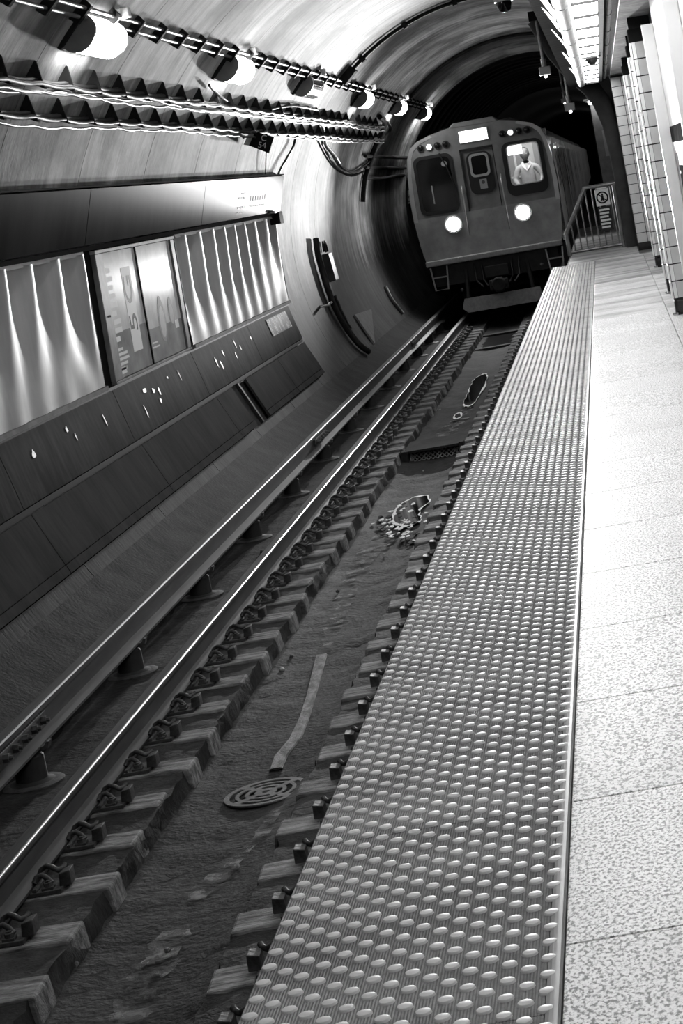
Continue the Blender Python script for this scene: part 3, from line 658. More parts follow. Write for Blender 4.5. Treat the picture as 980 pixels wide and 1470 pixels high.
# hanging rods with boxes
def pendant(x, y, ztop, zbox, s, label):
    t = thing('hanging_lamp', label, 'lamp', (x, y, ztop))
    L_ = ztop - zbox
    MB().box(-.11, .11, -.1, .1, -.10, .04).obj('bracket', 'black', t); MB().tube([(0, 0, 0), (0, 0, -L_*.88)], .026*s, 8).obj('rod', 'galvanised', t, smooth=60)
    MB().tube([(0, 0, -L_*.85), (0, 0, -L_)], .042*s, 8).obj('collar', 'galvanised', t, smooth=60)
    MB().box(-.09*s, .09*s, -.06*s, .06*s, -L_-.13*s, -L_).obj('box', 'white_paint', t, bevel=.01); MB().ball((0, 0, -L_-.15*s), .028*s, 8, 6).obj('bulb', 'small_glow', t, smooth=80)
pd = at(779, 96, Y=31); pt = at(768, 20, Y=31); pendant(pt.x, 31, pt.z, pd.z, .95, 'rod with a pale box hanging from the vault at the left of the pair')
pd = at(810, 141, Y=50); pt = at(800, 88, Y=50); pendant(pt.x, 50, pt.z+.2, pd.z, .85, 'rod with a small pale box hanging in the tunnel mouth, left of the pair')
pd = at(817, 148, Y=42); pt = at(807, 100, Y=42); pendant(pt.x+.02, 42, pt.z+.35, pd.z, 1.15, 'rod with a pale box hanging in the tunnel mouth, right of the pair')
# curved dark duct at the end of the ceiling
dk = MB(); cp = [(-.62, 3.75), (-.42, 3.22), (-.20, 2.85), (.03, 2.56), (.16, 2.30), (.225, 1.95), (.25, 1.5), (.255, 1.1), (.26, .0)]
dk.tube([(x, 32.6, z) for x, z in cp], [.16, .16, .16, .15, .14, .12, .11, .10, .10], 12); tag(dk.obj('curved_duct', 'duct', smooth=60), 'thick dark duct curving down from the ceiling end to the platform beside the tile wall', 'duct')
pl = thing('tunnel_pillar', 'concrete pillar beyond the railing, lit at its top by a small lamp', 'pillar'); c0 = at(848, 150, Y=40)
MB().box(c0.x-.02, c0.x+.30, 40, 40.5, -.05, 2.5).obj('shaft', 'pale_concrete', pl); 
MB().box(c0.x-.04, .6, 40.5, 44, -.05, 3.4).obj('side_wall', 'tunnel', pl)
MB().box(c0.x+.12, c0.x+.28, 39.985, 40.0, 1.45, 1.95).obj('plate', 'sign_grey', pl)
lp = thing('bulkhead_lamp', 'small round lamp on top of the concrete pillar', 'lamp', (c0.x-.04, 39.86, 2.55)); MB().lathe([(.05, -.03), (.09, 0), (.09, .04)], (0, 0, 0), 12).obj('bezel', 'galvanised', lp, smooth=50); MB().ball((.03, 0, -.04), .045, 8, 6).obj('bulb', 'small_glow', lp, smooth=80); MB().box(-.02, .08, 0, .16, .02, .05).obj('arm', 'dark_metal', lp)
lt = bpy.data.lights.new('bulb_light', 'POINT'); lt.energy = 4; lt.shadow_soft_size = .05; lo = bpy.data.objects.new('bulb_light', lt); COL.objects.link(lo); lo.parent = lp; lo.location = (.10, -.10, -.10)

for i, y in enumerate((52.0, 62.0, 74.0, 90.0, 110.0)):
    t = thing('tunnel_lamp', ordinal(i+1) + ' bulkhead lamp on the platform-side wall of the dark running tunnel', 'lamp', (1.3, y, 2.3), 'running tunnel lamps')
    MB().box(.0, .12, -.15, .15, -.1, .1).obj('case', 'dark_metal', t); MB().ball((-.02, 0, 0), (.05, .12, .08), 10, 6).obj('lens', 'tunnel_glow', t, smooth=80)
    lt = bpy.data.lights.new('tunnel_bulb', 'POINT'); lt.energy = 26; lt.shadow_soft_size = .08; lo = bpy.data.objects.new('tunnel_bulb', lt); COL.objects.link(lo); lo.parent = t; lo.location = (-.18, 0, 0)

# ================================================================ COLUMNS, PARTITION, RAILING
def column(x, y, label):
    t = thing('tiled_column', label, 'column', (x, y, 0), 'tiled platform columns'); S = .40; top = 2.42
    MB().box(.012, S-.012, .012, S-.012, 0, top+.25).obj('core', 'grout', t)
    MB().box(.006, S-.006, .006, S-.006, 0, .145).obj('base', 'black_gloss', t, bevel=.03); MB().box(.0, S, .0, S, top, top+.12).obj('cap', 'black', t)
    MB().tube([(.03, -.012, .012), (.0, .0, .012), (-.012, .03, .012)], .012, 6).obj('corner_guard', 'rail_shine', t, smooth=60)
    for r in range(15):
        z = .150 + TILE*r
        for c in range(2): link(flat_t, 'tile', 'white_tile', t, (.05 + TILE*c, 0, z)); link(flat_l, 'tile', 'white_tile', t, (0, .05 + TILE*c, z))
        for q, cx, cy in ((180, .048, .048), (270, S-.048, .048), (90, .048, S-.048)): link(corners[q], 'corner_tile', 'white_tile', t, (cx, cy, z))
column(.415, 18.3, 'nearest white tiled column with a black base, beside the white partition')
column(.435, 21.1, 'middle white tiled column with a black base')
column(.443, 25.9, 'farthest white tiled column with a black base, in front of the tile wall')
pt_ = thing('partition', 'white metal partition with posts and dark plates along the platform at the right edge', 'partition')
MB().box(.47, .56, 15.9, 16.0, 0, 2.42).obj('post', 'white_paint', pt_, bevel=.008); MB().box(.47, .56, 11.45, 11.6, 0, 2.60).obj('post', 'white_paint', pt_, bevel=.008)
MB().box(.56, .62, 8, 15.95, 1.62, 2.60).obj('panel', 'white_paint', pt_); MB().box(.56, .62, 8, 15.95, 0, 1.42).obj('panel', 'sign_grey', pt_); MB().box(.555, .62, 8, 15.95, 1.42, 1.44).obj('rail', 'white_paint', pt_)
MB().box(.555, .62, 8, 15.95, 1.50, 1.62).obj('dark_band', 'dark_metal', pt_); MB().box(.55, .62, 8, 15.95, 1.44, 1.5).obj('rail', 'white_paint', pt_)
pp = MB().box(.548, .556, 12.2, 15.1, .3, 1.33).obj('plate', 'panel_dark', pt_, bevel=.003)
for y in (12.4, 13.6, 14.9):
    for z in (.45, .8, 1.15, 1.28): MB().lathe([(.012, -.006), (.012, 0)], (.549, y, z), 8, 'x').obj('rivet', 'white_paint', pp)
# railing gate at the platform end
rg = thing('railing', 'steel railing with vertical bars and a warning sign at the end of the platform', 'railing', (0, 33, 0)); RB = 'railing_steel'
def bar(pts_, r, nm='bar'): return MB().tube([(x, 0, z) for x, z in pts_], r, 8).obj(nm, RB, rg, smooth=60)
XL, XR = -.735, .16; ztop = 1.02
sl = lambda x: .36 + (ztop-.36)*min(1, (x-XL)/.40)
bar([(XL, 0), (XL, .36), (XL+.40, ztop), (XR, ztop)], .034, 'top_rail'); bar([(XL, .05), (XR, .05)], .026, 'bottom_rail')
for i in range(8): x = XL + .10*(i+1); bar([(x, .05), (x, sl(x))], .011, 'baluster')
bar([(XR-.03, 0), (XR-.03, ztop)], .035, 'post'); 
pq = MB().tube([(XR+.07, 0, 0), (XR+.07, 0, ztop+.02)], .045, 10).obj('post', RB, rg, smooth=60); MB().lathe([(.05, ztop+.02), (.05, ztop+.035), (.03, ztop+.05)], (XR+.07, 0, 0), 10).obj('cap', 'galvanised', rg, smooth=50)
sn = MB().box(-.19, .03, -.055, -.045, .70, .96).obj('sign_board', 'sign_white', rg)
MB().box(-.18, .02, -.055, -.045, .30, .68).obj('sign_backing', 'dark_metal', rg)
k = MB(); k.tube([(-.08+.085*math.cos(2*math.pi*i/24), -.058, .83+.085*math.sin(2*math.pi*i/24)) for i in range(25)], .011, 6); k.obj('ring', 'black', sn, smooth=60)
MB().tube([(-.14, -.058, .89), (-.02, -.058, .77)], .009, 6).obj('slash', 'black', sn)
k = MB(); k.ball((-.075, -.058, .875), .016, 8, 6); k.tube([(-.075, -.058, .86), (-.085, -.058, .81)], .018, 6); k.tube([(-.085, -.058, .81), (-.06, -.058, .775)], .011, 6); k.tube([(-.085, -.058, .81), (-.11, -.058, .775)], .011, 6); k.obj('pictogram', 'black', sn)
for i in range(6): MB().box(-.165 + .004*(i % 2), .0 - .015*(i % 3), -.058, -.055, .62-.055*i, .65-.055*i).obj('text_line', 'sign_white', rg)
MB().box(-.17, .01, -.058, -.055, .965, .985).obj('text_line', 'sign_white', rg)

# ================================================================ TRACK
RAILZ = -1.10
def rail_profile(cx, top, s=1.0):
    return [(cx + x*s, top + z*s) for x, z in ((-.036, -.003), (-.030, 0), (.030, 0), (.036, -.006), (.036, -.03), (.010, -.045), (.009, -.135), (.07, -.152), (.07, -.165), (-.07, -.165), (-.07, -.152), (-.009, -.135), (-.010, -.045), (-.036, -.03))]
for cx, lb in ((TCX-.755, 'polished running rail on the wall side of the track'), (TCX+.755, 'running rail hidden under the platform edge side of the track')):
    t = thing('running_rail', lb, 'rail'); MB().prism(rail_profile(cx, RAILZ), 3, 60).obj('rail', 'rail_steel', t, smooth=30)
    MB().prism([(cx-.031, RAILZ-.001), (cx-.030, RAILZ+.0012), (cx+.028, RAILZ+.0012), (cx+.031, RAILZ-.001)], 3, 60).obj('running_surface', 'rail_gloss', t)
    sg_ = 1 if cx < TCX else -1; arc_ = [(cx + sg_*(.0235 + .0135*math.cos(math.radians(t_))), RAILZ - .0122 + .0135*math.sin(math.radians(t_))) for t_ in range(0, 91, 9)]
    MB().prism(arc_ + [(cx + sg_*.0235, RAILZ - .0122)], 3, 60).obj('gauge_edge', 'rail_shine', t, smooth=35)
t3 = thing('third_rail', 'raised third rail on squat insulators along the foot of the wall', 'rail'); C3 = -3.555
MB().prism(rail_profile(C3, -.95, 1.08), 4, 60).obj('rail', 'rail_steel', t3, smooth=30); MB().prism([(C3-.033, -.951), (C3-.032, -.948), (C3+.032, -.948), (C3+.036, -.951)], 4, 60).obj('contact_surface', 'contact_steel', t3)
for ya in (10.6, 22.4, 34):
    MB().box(C3+.012, C3+.03, ya, ya+.9, -1.07, -1.0).obj('joint_bar', 'rust_steel', t3, bevel=.004)
    for q in range(5): MB().lathe([(.024, 0), (.024, .03), (.012, .03), (.012, .05)], (C3+.03, ya+.09+.18*q, -1.035), 6, 'x').obj('bolt', 'rust_steel', t3)
ins = MB().lathe([(.13, 0), (.13, .015), (.085, .03), (.08, .15), (.066, .165), (.066, .19)], n=16).mesh('insulator', smooth=40); fl = MB().lathe([(.17, 0), (.17, .012), (.14, .02)], n=16).mesh('base_plate', smooth=40)
cp3 = MB().plate([(.05, -.03, .165), (.12, -.03, .185), (.13, -.03, .22), (.115, -.03, .222), (.10, -.03, .20), (.04, -.03, .19)], (0, .06, 0)).mesh('rail_clamp')
for i in range(-2, 13):
    y = 11.2 + 2.37*i
    a = link(ins, 'insulator', 'underframe', t3, (C3-.005, y, -1.318)); link(fl, 'base_plate', 'rust_steel', a, (0, 0, -.002)); link(cp3, 'rail_clamp', 'rust_steel', a, (0, 0, 0))
# sleepers with plates, spring clips and bolts
def sleeper_meshes(side):
    s = side; M_ = {}
    # local x grows from the rail towards the trough; mirrored for the platform side
    def X(v): return v*s
    b = MB(); x0, x1 = -.16, .42
    rr = random.Random(11)
    b.hexa([(X(x0), -.115, -.12), (X(x1), -.11, -.12), (X(x1), .11, -.12), (X(x0), .115, -.12), (X(x0), -.11, .005), (X(x1-.02), -.105, 0), (X(x1-.015), .105, .004), (X(x0), .11, .008)]); M_['block'] = b.mesh('block', bevel=.012)
    b = MB(); b.box(*sorted((X(-.16), X(.205))), -.085, .085, .004, .022); b.box(*sorted((X(.078), X(.095))), -.085, .085, .022, .038); M_['tie_plate'] = b.mesh('tie_plate', bevel=.003)
    b = MB(); b.plate([(X(.185), -.04, .02), (X(.24), -.04, .02), (X(.238), -.04, .085), (X(.19), -.04, .075)], (0, .08, 0)); M_['shoulder'] = b.mesh('shoulder', bevel=.004)
    b = MB(); b.tube([(X(.07), .05, .045), (X(.085), .065, .075), (X(.115), .06, .090), (X(.145), .03, .088), (X(.17), .03, .072), (X(.19), .045, .075), (X(.20), .06, .085)], .0125, 7); b.tube([(X(.07), -.02, .045), (X(.08), -.005, .066), (X(.105), 0, .070), (X(.13), -.01, .055), (X(.15), -.02, .035)], .0125, 7); M_['spring_clip'] = b.mesh('spring_clip', smooth=60)
    b = MB(); b.box(*sorted((X(.115), X(.165))), -.075, -.025, .02, .032); b.lathe([(.021, .032), (.021, .05), (.012, .052), (.012, .058)], (X(.14), -.05, 0), 6); M_['bolt'] = b.mesh('bolt')
    return M_
SM = {1: sleeper_meshes(1), -1: sleeper_meshes(-1)}
PM = {'block': 'sleeper_wood', 'tie_plate': 'rust_steel', 'shoulder': 'rust_steel', 'spring_clip': 'rust_steel', 'bolt': 'rust_steel'}
rr = random.Random(5)
def sleeper(side, y, label, group):
    t = thing('sleeper', label, 'sleeper', (TCX - side*.755, y, -1.292), group); t.rotation_euler.z = rr.uniform(-.025, .025)
    for nm in ('block', 'tie_plate', 'shoulder', 'spring_clip', 'bolt'):
        o = link(SM[side][nm], nm, PM[nm], t)
        if nm == 'block': o.scale = (1 + rr.uniform(-.06, .05), 1 + rr.uniform(-.08, .08), 1)
for i in range(-3, 50):
    y = 9.22 + .592*i
    lb = 'wooden sleeper block in the wall-side row, ' + ordinal(i+4) + ' from the bottom of the photo'
    sleeper(1, y, lb, 'sleeper blocks on the wall side')
for i in range(-3, 52):
    y = 7.2 + .592*i
    lb = 'wooden sleeper block half under the platform edge, ' + ordinal(i+4) + ' from the bottom of the photo'
    sleeper(-1, y, lb, 'sleeper blocks on the platform side')
# drain grate
gr = thing('drain_grate', 'round cast iron drain grate with curved slots in the trough', 'drain grate', (-2.225, 10.66, -1.428))
MB().lathe([(.20, -.012), (.20, -.004)], n=32).obj('sump', 'black', gr)
def arc_slot(r, a0, a1, w_):
    A = [math.radians(a0+(a1-a0)*i/10) for i in range(11)]
    return [((r+w_)*math.cos(a), (r+w_)*math.sin(a)) for a in A] + [((r-w_)*math.cos(a), (r-w_)*math.sin(a)) for a in reversed(A)]
slots = [arc_slot(.012, 0, 340, .009)]
for r, w_ in ((.172, .015), (.122, .015), (.072, .014)):
    for a0 in (-38, 52, 142, 232): slots.append(arc_slot(r, a0, a0 + (76 if r > .1 else 64), w_))
c = bpy.data.curves.new('tmp', 'CURVE'); c.dimensions = '2D'; c.fill_mode = 'BOTH'; c.extrude = .006
for lp_ in [[(.215*math.cos(2*math.pi*i/40), .215*math.sin(2*math.pi*i/40)) for i in range(40)]] + slots:
    sp = c.splines.new('POLY'); sp.points.add(len(lp_)-1); sp.use_cyclic_u = True
    for p, q in zip(sp.points, lp_): p.co = (q[0], q[1], 0, 1)
curve_mesh(c, 'disc', 'grate_iron', gr, Matrix.Translation((0, 0, .006)))
# gutter strip running from the grate
gp = [(396, 1104), (404, 1085), (424, 1060), (436, 1030), (445, 1000), (455, 965), (462, 940)]; k = MB(); L_ = [at(x, y, Z=-1.42) for x, y in gp]
vv = []
for i, p in enumerate(L_): vv += [(p.x-.035+.008*math.sin(5*i), p.y, -1.424), (p.x+.035, p.y, -1.424), (p.x+.03, p.y, -1.414), (p.x-.03+.008*math.sin(5*i), p.y, -1.414)]
for i in range(len(L_)-1): k.add(vv[4*i:4*i+8], [(0, 1, 5, 4), (1, 2, 6, 5), (2, 3, 7, 6), (3, 0, 4, 7)])
tag(k.obj('gutter_strip', 'deposit'), 'pale narrow concrete gutter strip leading from the drain grate along the trough', 'gutter')
def blob(name, pix, z, th, m, parent=None, jit=.25, n=40, seed=1):
    r_ = random.Random(seed); P_ = [at(x, y, Z=z) for x, y in pix]; out = []
    k = len(P_)
    for i in range(k):
        p0, p1, p2, p3 = P_[i-1], P_[i], P_[(i+1) % k], P_[(i+2) % k]
        for j in range(5):
            t = j/5; q = .5*((2*p1) + (p2-p0)*t + (2*p0-5*p1+4*p2-p3)*t*t + (3*p1-p0-3*p2+p3)*t**3); out.append(Vector((q.x + r_.uniform(-.012, .012)*jit*4, q.y + r_.uniform(-.05, .05)*jit*4, z)))
    return MB().plate(out, (0, 0, th)).obj(name, m, parent), out
# pale mineral streaks on the trough floor
def streak(pix, w0, w1, seed):
    r_ = random.Random(seed); P_ = [at(x, y, Z=-1.42) for x, y in pix]; vv = []; fine = []
    for i in range(len(P_)-1): fine += [P_[i].lerp(P_[i+1], k/4) for k in range(4)]
    fine.append(P_[-1])
    for i, p in enumerate(fine):
        wd = (w0 + (w1-w0)*i/len(fine))*r_.uniform(.6, 1.3); vv += [(p.x-wd, p.y+r_.uniform(-.02, .02), -1.4165), (p.x+wd*r_.uniform(.6, 1.2), p.y+r_.uniform(-.02, .02), -1.4165)]
    o = MB().add(vv, [(2*i, 2*i+1, 2*i+3, 2*i+2) for i in range(len(fine)-1)]).obj('mineral_streak', 'streak', floor_track); o['kind'] = 'stuff'
m = mat('streak', .16, .30, scale=20, rough=.9, spec=.05); N = m.node_tree.nodes; L = m.node_tree.links
tc = N.new('ShaderNodeTexCoord'); nz = N.new('ShaderNodeTexNoise'); nz.inputs['Scale'].default_value = 9; nz.inputs['Detail'].default_value = 8; L.new(tc.outputs['Object'], nz.inputs['Vector'])
rp = N.new('ShaderNodeMapRange'); rp.inputs[1].default_value = .46; rp.inputs[2].default_value = .66; rp.inputs[3].default_value = 0; rp.inputs[4].default_value = .85; L.new(nz.outputs[0], rp.inputs[0]); L.new(rp.outputs[0], N['Principled BSDF'].inputs['Alpha'])
streak([(398, 1160), (375, 1200), (335, 1240), (300, 1272), (268, 1305), (245, 1350), (215, 1400), (185, 1450), (165, 1490)], .035, .10, 1)
streak([(330, 1262), (280, 1276), (235, 1279), (195, 1279)], .10, .06, 2)
streak([(470, 930), (480, 890), (500, 850), (525, 800), (555, 765)], .05, .12, 3)
streak([(620, 640), (640, 622), (662, 600), (672, 585)], .12, .10, 4)
# puddles
def puddle(pix, label, seed, wet_glint=.035):
    t = thing('puddle', label, 'puddle'); _, loop = blob('water_surface', pix, -1.409, .004, 'water', t, .25, seed=seed)
    c = sum(loop, Vector())/len(loop); k = MB(); vv = []; r_ = random.Random(seed)
    for p in loop:
        d_ = (p - c); d_.z = 0; d_.normalize(); o1 = p - d_*r_.uniform(.0, .02); o2 = p + Vector((d_.x*wet_glint*r_.uniform(.3, 1.3), d_.y*wet_glint*4*r_.uniform(.3, 1.3), 0)); vv += [(o1.x, o1.y, -1.404), (o2.x, o2.y, -1.4055)]
    nn = len(loop); k.add(vv, [(2*i, 2*i+1, (2*i+3) % (2*nn), (2*i+2) % (2*nn)) for i in range(nn)]); k.obj('glint_rim', 'wet_glint', t)  # white rim paints the glints along the water's edge
    return t, loop
puddle([(688, 540), (698, 538), (697, 548), (688, 566), (678, 580), (668, 582), (666, 576), (674, 560), (678, 548)], 'long dark puddle with a thick rim of painted white glints near the train', 4, .045)
puddle([(652, 597), (660, 594), (661, 598), (654, 601)], 'tiny puddle with a white rim just in front of the long one', 6, .03)
t, loop = puddle([(592, 716), (612, 712), (616, 722), (602, 733), (604, 746), (590, 754), (570, 752), (566, 738), (574, 726)], 'wide shiny puddle with scattered white flecks before the mesh-fronted sill', 8, .022)
rr2 = random.Random(21)
for i in range(80):
    x, y = rr2.gauss(570, 20), rr2.gauss(755, 14); p = at(x, y, Z=-1.405); s = rr2.uniform(.012, .036)
    MB().plate([(p.x+s*math.cos(a)*rr2.uniform(.5, 1.2), p.y+2.2*s*math.sin(a)*rr2.uniform(.5, 1.2), -1.409) for a in (0, 1.2, 2.2, 3.3, 4.3, 5.3)], (0, 0, .006)).obj('fleck', 'wet_glint' if i % 3 else 'water', t)  # white flecks paint sparkles of light around the puddle
# sill with an expanded-metal front across the trough
ms = thing('trough_sill', 'concrete sill across the trough with an expanded metal mesh front', 'sill', (TCX, 22.6, -1.43))
MB().box(-.345, .345, .0, .95, 0, .10).obj('sill', 'ledge', ms, bevel=.01); MB().box(-.345, .345, -.10, .0, .10, .125).obj('top_bar', 'ledge', ms); MB().box(-.345, -.27, -.14, .0, 0, .12).obj('cheek', 'trackbed', ms); MB().box(.29, .345, -.14, .0, 0, .14).obj('cheek', 'ledge', ms)
k = MB()
for i in range(-3, 13):
    for dx in (.12, -.12):
        x0 = -.26 + .05*i + (0 if dx > 0 else .0); pa, pb = (x0, 0.0), (x0+dx, .10)
        q = [(max(-.26, min(.28, x)), z) for x, z in (pa, pb)]
        if abs(q[0][0]-q[1][0]) > .02: k.tube([(q[0][0], -.09, q[0][1]), (q[1][0], -.02, q[1][1])], .006, 5)
k.obj('wire_mesh', 'mesh_wire', ms); ms.children[-1]['kind'] = 'stuff'
pi = thing('trough_pit', 'dark sunken pit frame across the trough close to the train', 'pit', (TCX, 35.2, -1.42)); MB().box(-.34, .34, 0, .22, -.005, .03).obj('front_bar', 'trackbed', pi); MB().box(-.34, .34, .22, 2.6, -.005, .006).obj('pit_floor', 'black', pi); MB().box(-.34, .34, 2.6, 2.9, -.005, .04).obj('rear_bar', 'trackbed', pi)
# debris
rr3 = random.Random(77); deb = []
for i in range(26):
    x = rr3.uniform(-2.62, -2.0) if i % 4 else rr3.uniform(-3.38, -3.2); y = 6.5 + 22*rr3.random()**1.5
    if abs(y-10.66) < .5 and x > -2.7: continue
    deb.append((y, x, i % 3 == 0))
cnt = {True: 0, False: 0}
for y, x, pale in sorted(deb):
    cnt[pale] += 1; z = -1.415 if x > -2.7 else -1.312; s = rr3.uniform(.008, .02)
    k = MB(); k.ball((0, 0, .6*s), (s*rr3.uniform(.7, 1.6), s, .7*s), 6, 4); k.v = [(a*rr3.uniform(.8, 1.2), b*rr3.uniform(.8, 1.2), c) for a, b, c in k.v]
    wh = 'in the trough' if x > -2.7 else 'beside the third rail'
    o = k.obj('paper_scrap' if pale else 'pebble', 'paper' if pale else 'stone', loc=(x, y, z-.004))
    tag(o, ('small pale scrap ' if pale else 'small dark stone ') + wh + ', ' + ordinal(cnt[pale]) + ' nearest of its kind', 'litter' if pale else 'stone', 'litter on the track bed' if pale else 'stones on the track bed')

# ================================================================ TRAIN
TY = 40.0
OUT = [(1.30, 1.04), (1.36, 1.4), (1.41, 1.9), (1.42, 2.3), (1.39, 2.8), (1.34, 3.12), (1.27, 3.30), (1.12, 3.42), (.85, 3.51), (.5, 3.58), (.2, 3.605)]
OUT = OUT + [(-x, z) for x, z in reversed(OUT)]
def ins_(s, dz=0): return [(x*s, 1.04 + (z-1.04)*(1 - (1-s)*.6) + dz) for x, z in OUT]
lead = thing('train', 'front car of the approaching metro train with two blazing headlights', 'train', (TCX, TY, RAILZ), 'cars of the train')
WL = rrect(-1.22, -.52, 2.02, 3.10, .12); WR = rrect(.50, 1.22, 2.12, 3.10, .12); DO = rrect(-.34, .31, 1.12, 3.14, .02, 1)
cut_plate('front_upper', [(x, z) for x, z in OUT if z > 1.95] and [(1.415, 1.95)] + [q for q in OUT if q[1] > 1.95] + [(-1.415, 1.95)], [rrect(-1.22, -.52, 2.02, 3.10, .12), rrect(.50, 1.22, 2.12, 3.10, .12), [(.31, 2.0), (.31, 3.14), (-.34, 3.14), (-.34, 2.0)]], -.05, .03, 'train_front', lead)
cut_plate('front_lower', [(-1.415, 1.95), (-1.36, 1.4), (-1.30, 1.06), (1.30, 1.06), (1.36, 1.4), (1.415, 1.95)], [], -.06, .03, 'train_lower', lead)
def shell(y0, y1, m, parent, nm='body_shell', s=1.0, capf=False):
    k = MB(); pr = ins_(s); n_ = len(pr)
    k.add([(x, y0, z) for x, z in pr] + [(x, y1, z) for x, z in pr], [(i, i+1, n_+i+1, n_+i) for i in range(n_-1)] + [(n_-1, 0, n_, 2*n_-1)] + [tuple(range(n_, 2*n_))] + ([tuple(range(n_-1, -1, -1))] if capf else []))
    return k.obj(nm, m, parent, smooth=35)
shell(.03, 14.4, 'train_steel', lead)
for sgn in (-1, 1):
    k = MB(); prf = [(sgn*x, z) for x, z in [q for q in OUT if q[0] > 0][2:9]]
    for (xa, za), (xb, zb) in zip(prf[:-1], prf[1:]): k.plate([(xa, -.062, za), (xb, -.062, zb), (xb*.945, -.062, zb-.045*(zb > 3.2)), (xa*.945, -.062, za-.045*(za > 3.2))], (0, .1, 0))
    k.obj('corner_trim', 'train_trim', lead)
k = MB(); k.plate([(-.48, -.06, 3.56), (-.38, -.06, 3.66), (.40, -.06, 3.67), (.50, -.06, 3.56)], (0, .9, 0)); k.obj('roof_hood', 'train_front', lead, bevel=.02)
rs_ = MB(); rs_.prism([(-.95, 3.46), (-.7, 3.62), (.7, 3.62), (.95, 3.46)], 1.2, 14.2); rs_.obj('roof_duct', 'underframe', lead)
# windscreen on the dark side
rim = lambda o, i, y0, y1, nm, m='rubber': cut_plate(nm, o, [i], y0, y1, m, lead)
rim(rrect(-1.25, -.49, 1.99, 3.13, .14), rrect(-1.19, -.55, 2.05, 3.07, .11), -.075, -.03, 'window_rim')
wsn = cut_plate('windscreen', rrect(-1.20, -.54, 2.04, 3.08, .11), [], -.035, -.02, 'window_dark', lead)
MB().tube([(-.72, -.09, 3.14), (-.62, -.10, 2.86), (-.52, -.09, 2.45)], .014, 6).obj('wiper', 'dark_metal', lead); MB().lathe([(.055, 0), (.055, .03)], (-.66, -.085, 2.93), 14, 'y').obj('wiper_pivot', 'train_trim', lead)
MB().box(-.98, -.955, -.037, -.034, 2.2, 2.55).obj('glass_mark', 'sign_grey', wsn)
# driver's window
rim(rrect(.46, 1.25, 2.09, 3.13, .15), rrect(.56, 1.16, 2.30, 3.06, .08), -.07, -.02, 'window_rim')
rim(rrect(.545, 1.175, 2.285, 3.075, .09), rrect(.565, 1.155, 2.305, 3.055, .075), -.078, -.06, 'window_frame', 'train_trim')
cut_plate('driver_window', rrect(.56, 1.16, 2.30, 3.06, .08), [], -.03, -.024, 'clear_glass', lead)
rn = MB().box(.57, .85, -.02, .0, 2.875, 3.05).obj('run_number_sign', 'sign_glow', lead)
# centre door
dr_ = MB().box(-.335, .305, .0, .05, 1.12, 3.13).obj('door', 'train_front', lead)
MB().box(-.34, -.31, -.05, .02, 1.12, 3.14).obj('door_jamb', 'rubber', lead); MB().box(.29, .31, -.05, .02, 1.12, 3.14).obj('door_jamb', 'rubber', lead); MB().box(-.34, .31, -.05, .02, 3.10, 3.14).obj('door_head', 'rubber', lead)
cut_plate('door_panel', rrect(-.24, .24, 2.24, 3.05, .14), [], -.02, .0, 'rubber', dr_)
cut_plate('door_window_frame', rrect(-.19, .19, 2.57, 3.02, .09), [rrect(-.145, .145, 2.615, 2.975, .06)], -.04, -.02, 'train_trim', dr_); cut_plate('door_window', rrect(-.145, .145, 2.615, 2.975, .06), [], -.028, -.02, 'window_dark', dr_)
MB().box(-.05, .09, -.026, -.02, 2.33, 2.52).obj('sticker', 'sign_grey', dr_); MB().ball((.02, -.027, 2.46), (.035, .004, .035), 10, 6).obj('sticker_emblem', 'print_dark', dr_)
for x, z0_, z1_ in ((-.40, 1.5, 2.45), (.37, 1.5, 2.55)): MB().tube([(x, -.05, z0_), (x, -.11, z0_+.05), (x, -.11, z1_-.05), (x, -.05, z1_)], .014, 6).obj('grab_rail', 'train_trim', lead, smooth=60)
# destination sign, marker lamps, headlights
MB().box(-.31, .27, -.065, -.05, 3.24, 3.50).obj('sign_frame', 'train_front', lead); MB().box(-.29, .25, -.07, -.062, 3.26, 3.48).obj('destination_sign', 'sign_glow', lead, bevel=.003)
for x0_, lit in ((-1.05, 1), (.53, 1)):
    for i in range(4):
        x = x0_ + .16*i; z = 3.29 + (.0 if x0_ < 0 else .015)
        mk = MB().lathe([(.066, -.085), (.07, -.06), (.07, -.03)], (x, 0, z), 16, 'y').obj('marker_lamp', 'train_trim' if i == 1 else 'rubber', lead, smooth=40)
        MB().ball((x, -.082, z), (.052, .018, .052), 12, 6).obj('lens', 'marker_glow' if i == 1 else 'window_dark', mk, smooth=80)
for x in (-.675, .67):
    h = MB().lathe([(.17, -.10), (.185, -.08), (.19, -.05)], (x, 0, 1.76), 24, 'y').obj('headlight', 'train_trim', lead, smooth=40)
    MB().ball((x, -.10, 1.76), (.135, .03, .135), 20, 8).obj('headlight_lens', 'head_glow', h, smooth=80)
    ld = bpy.data.lights.new('headlight_beam', 'SPOT'); ld.energy = HEAD_W; ld.spot_size = math.radians(28); ld.spot_blend = 1.0; ld.shadow_soft_size = .08
    lo = bpy.data.objects.new('headlight_beam', ld); COL.objects.link(lo); lo.parent = lead; lo.location = (x, -.16, 1.76); lo.rotation_euler = (math.radians(-90 + 180 + 3), 0, 0)
    lo.rotation_euler = Vector((-.02, -1, .10)).to_track_quat('-Z', 'Y').to_euler()
    ld = bpy.data.lights.new('headlight_spill', 'SPOT'); ld.energy = 170; ld.spot_size = math.radians(165); ld.spot_blend = .8; ld.shadow_soft_size = .12
    lo = bpy.data.objects.new('headlight_spill', ld); COL.objects.link(lo); lo.parent = lead; lo.location = (x, -.16, 1.76); lo.rotation_euler = Vector((0, -1, 0)).to_track_quat('-Z', 'Y').to_euler()
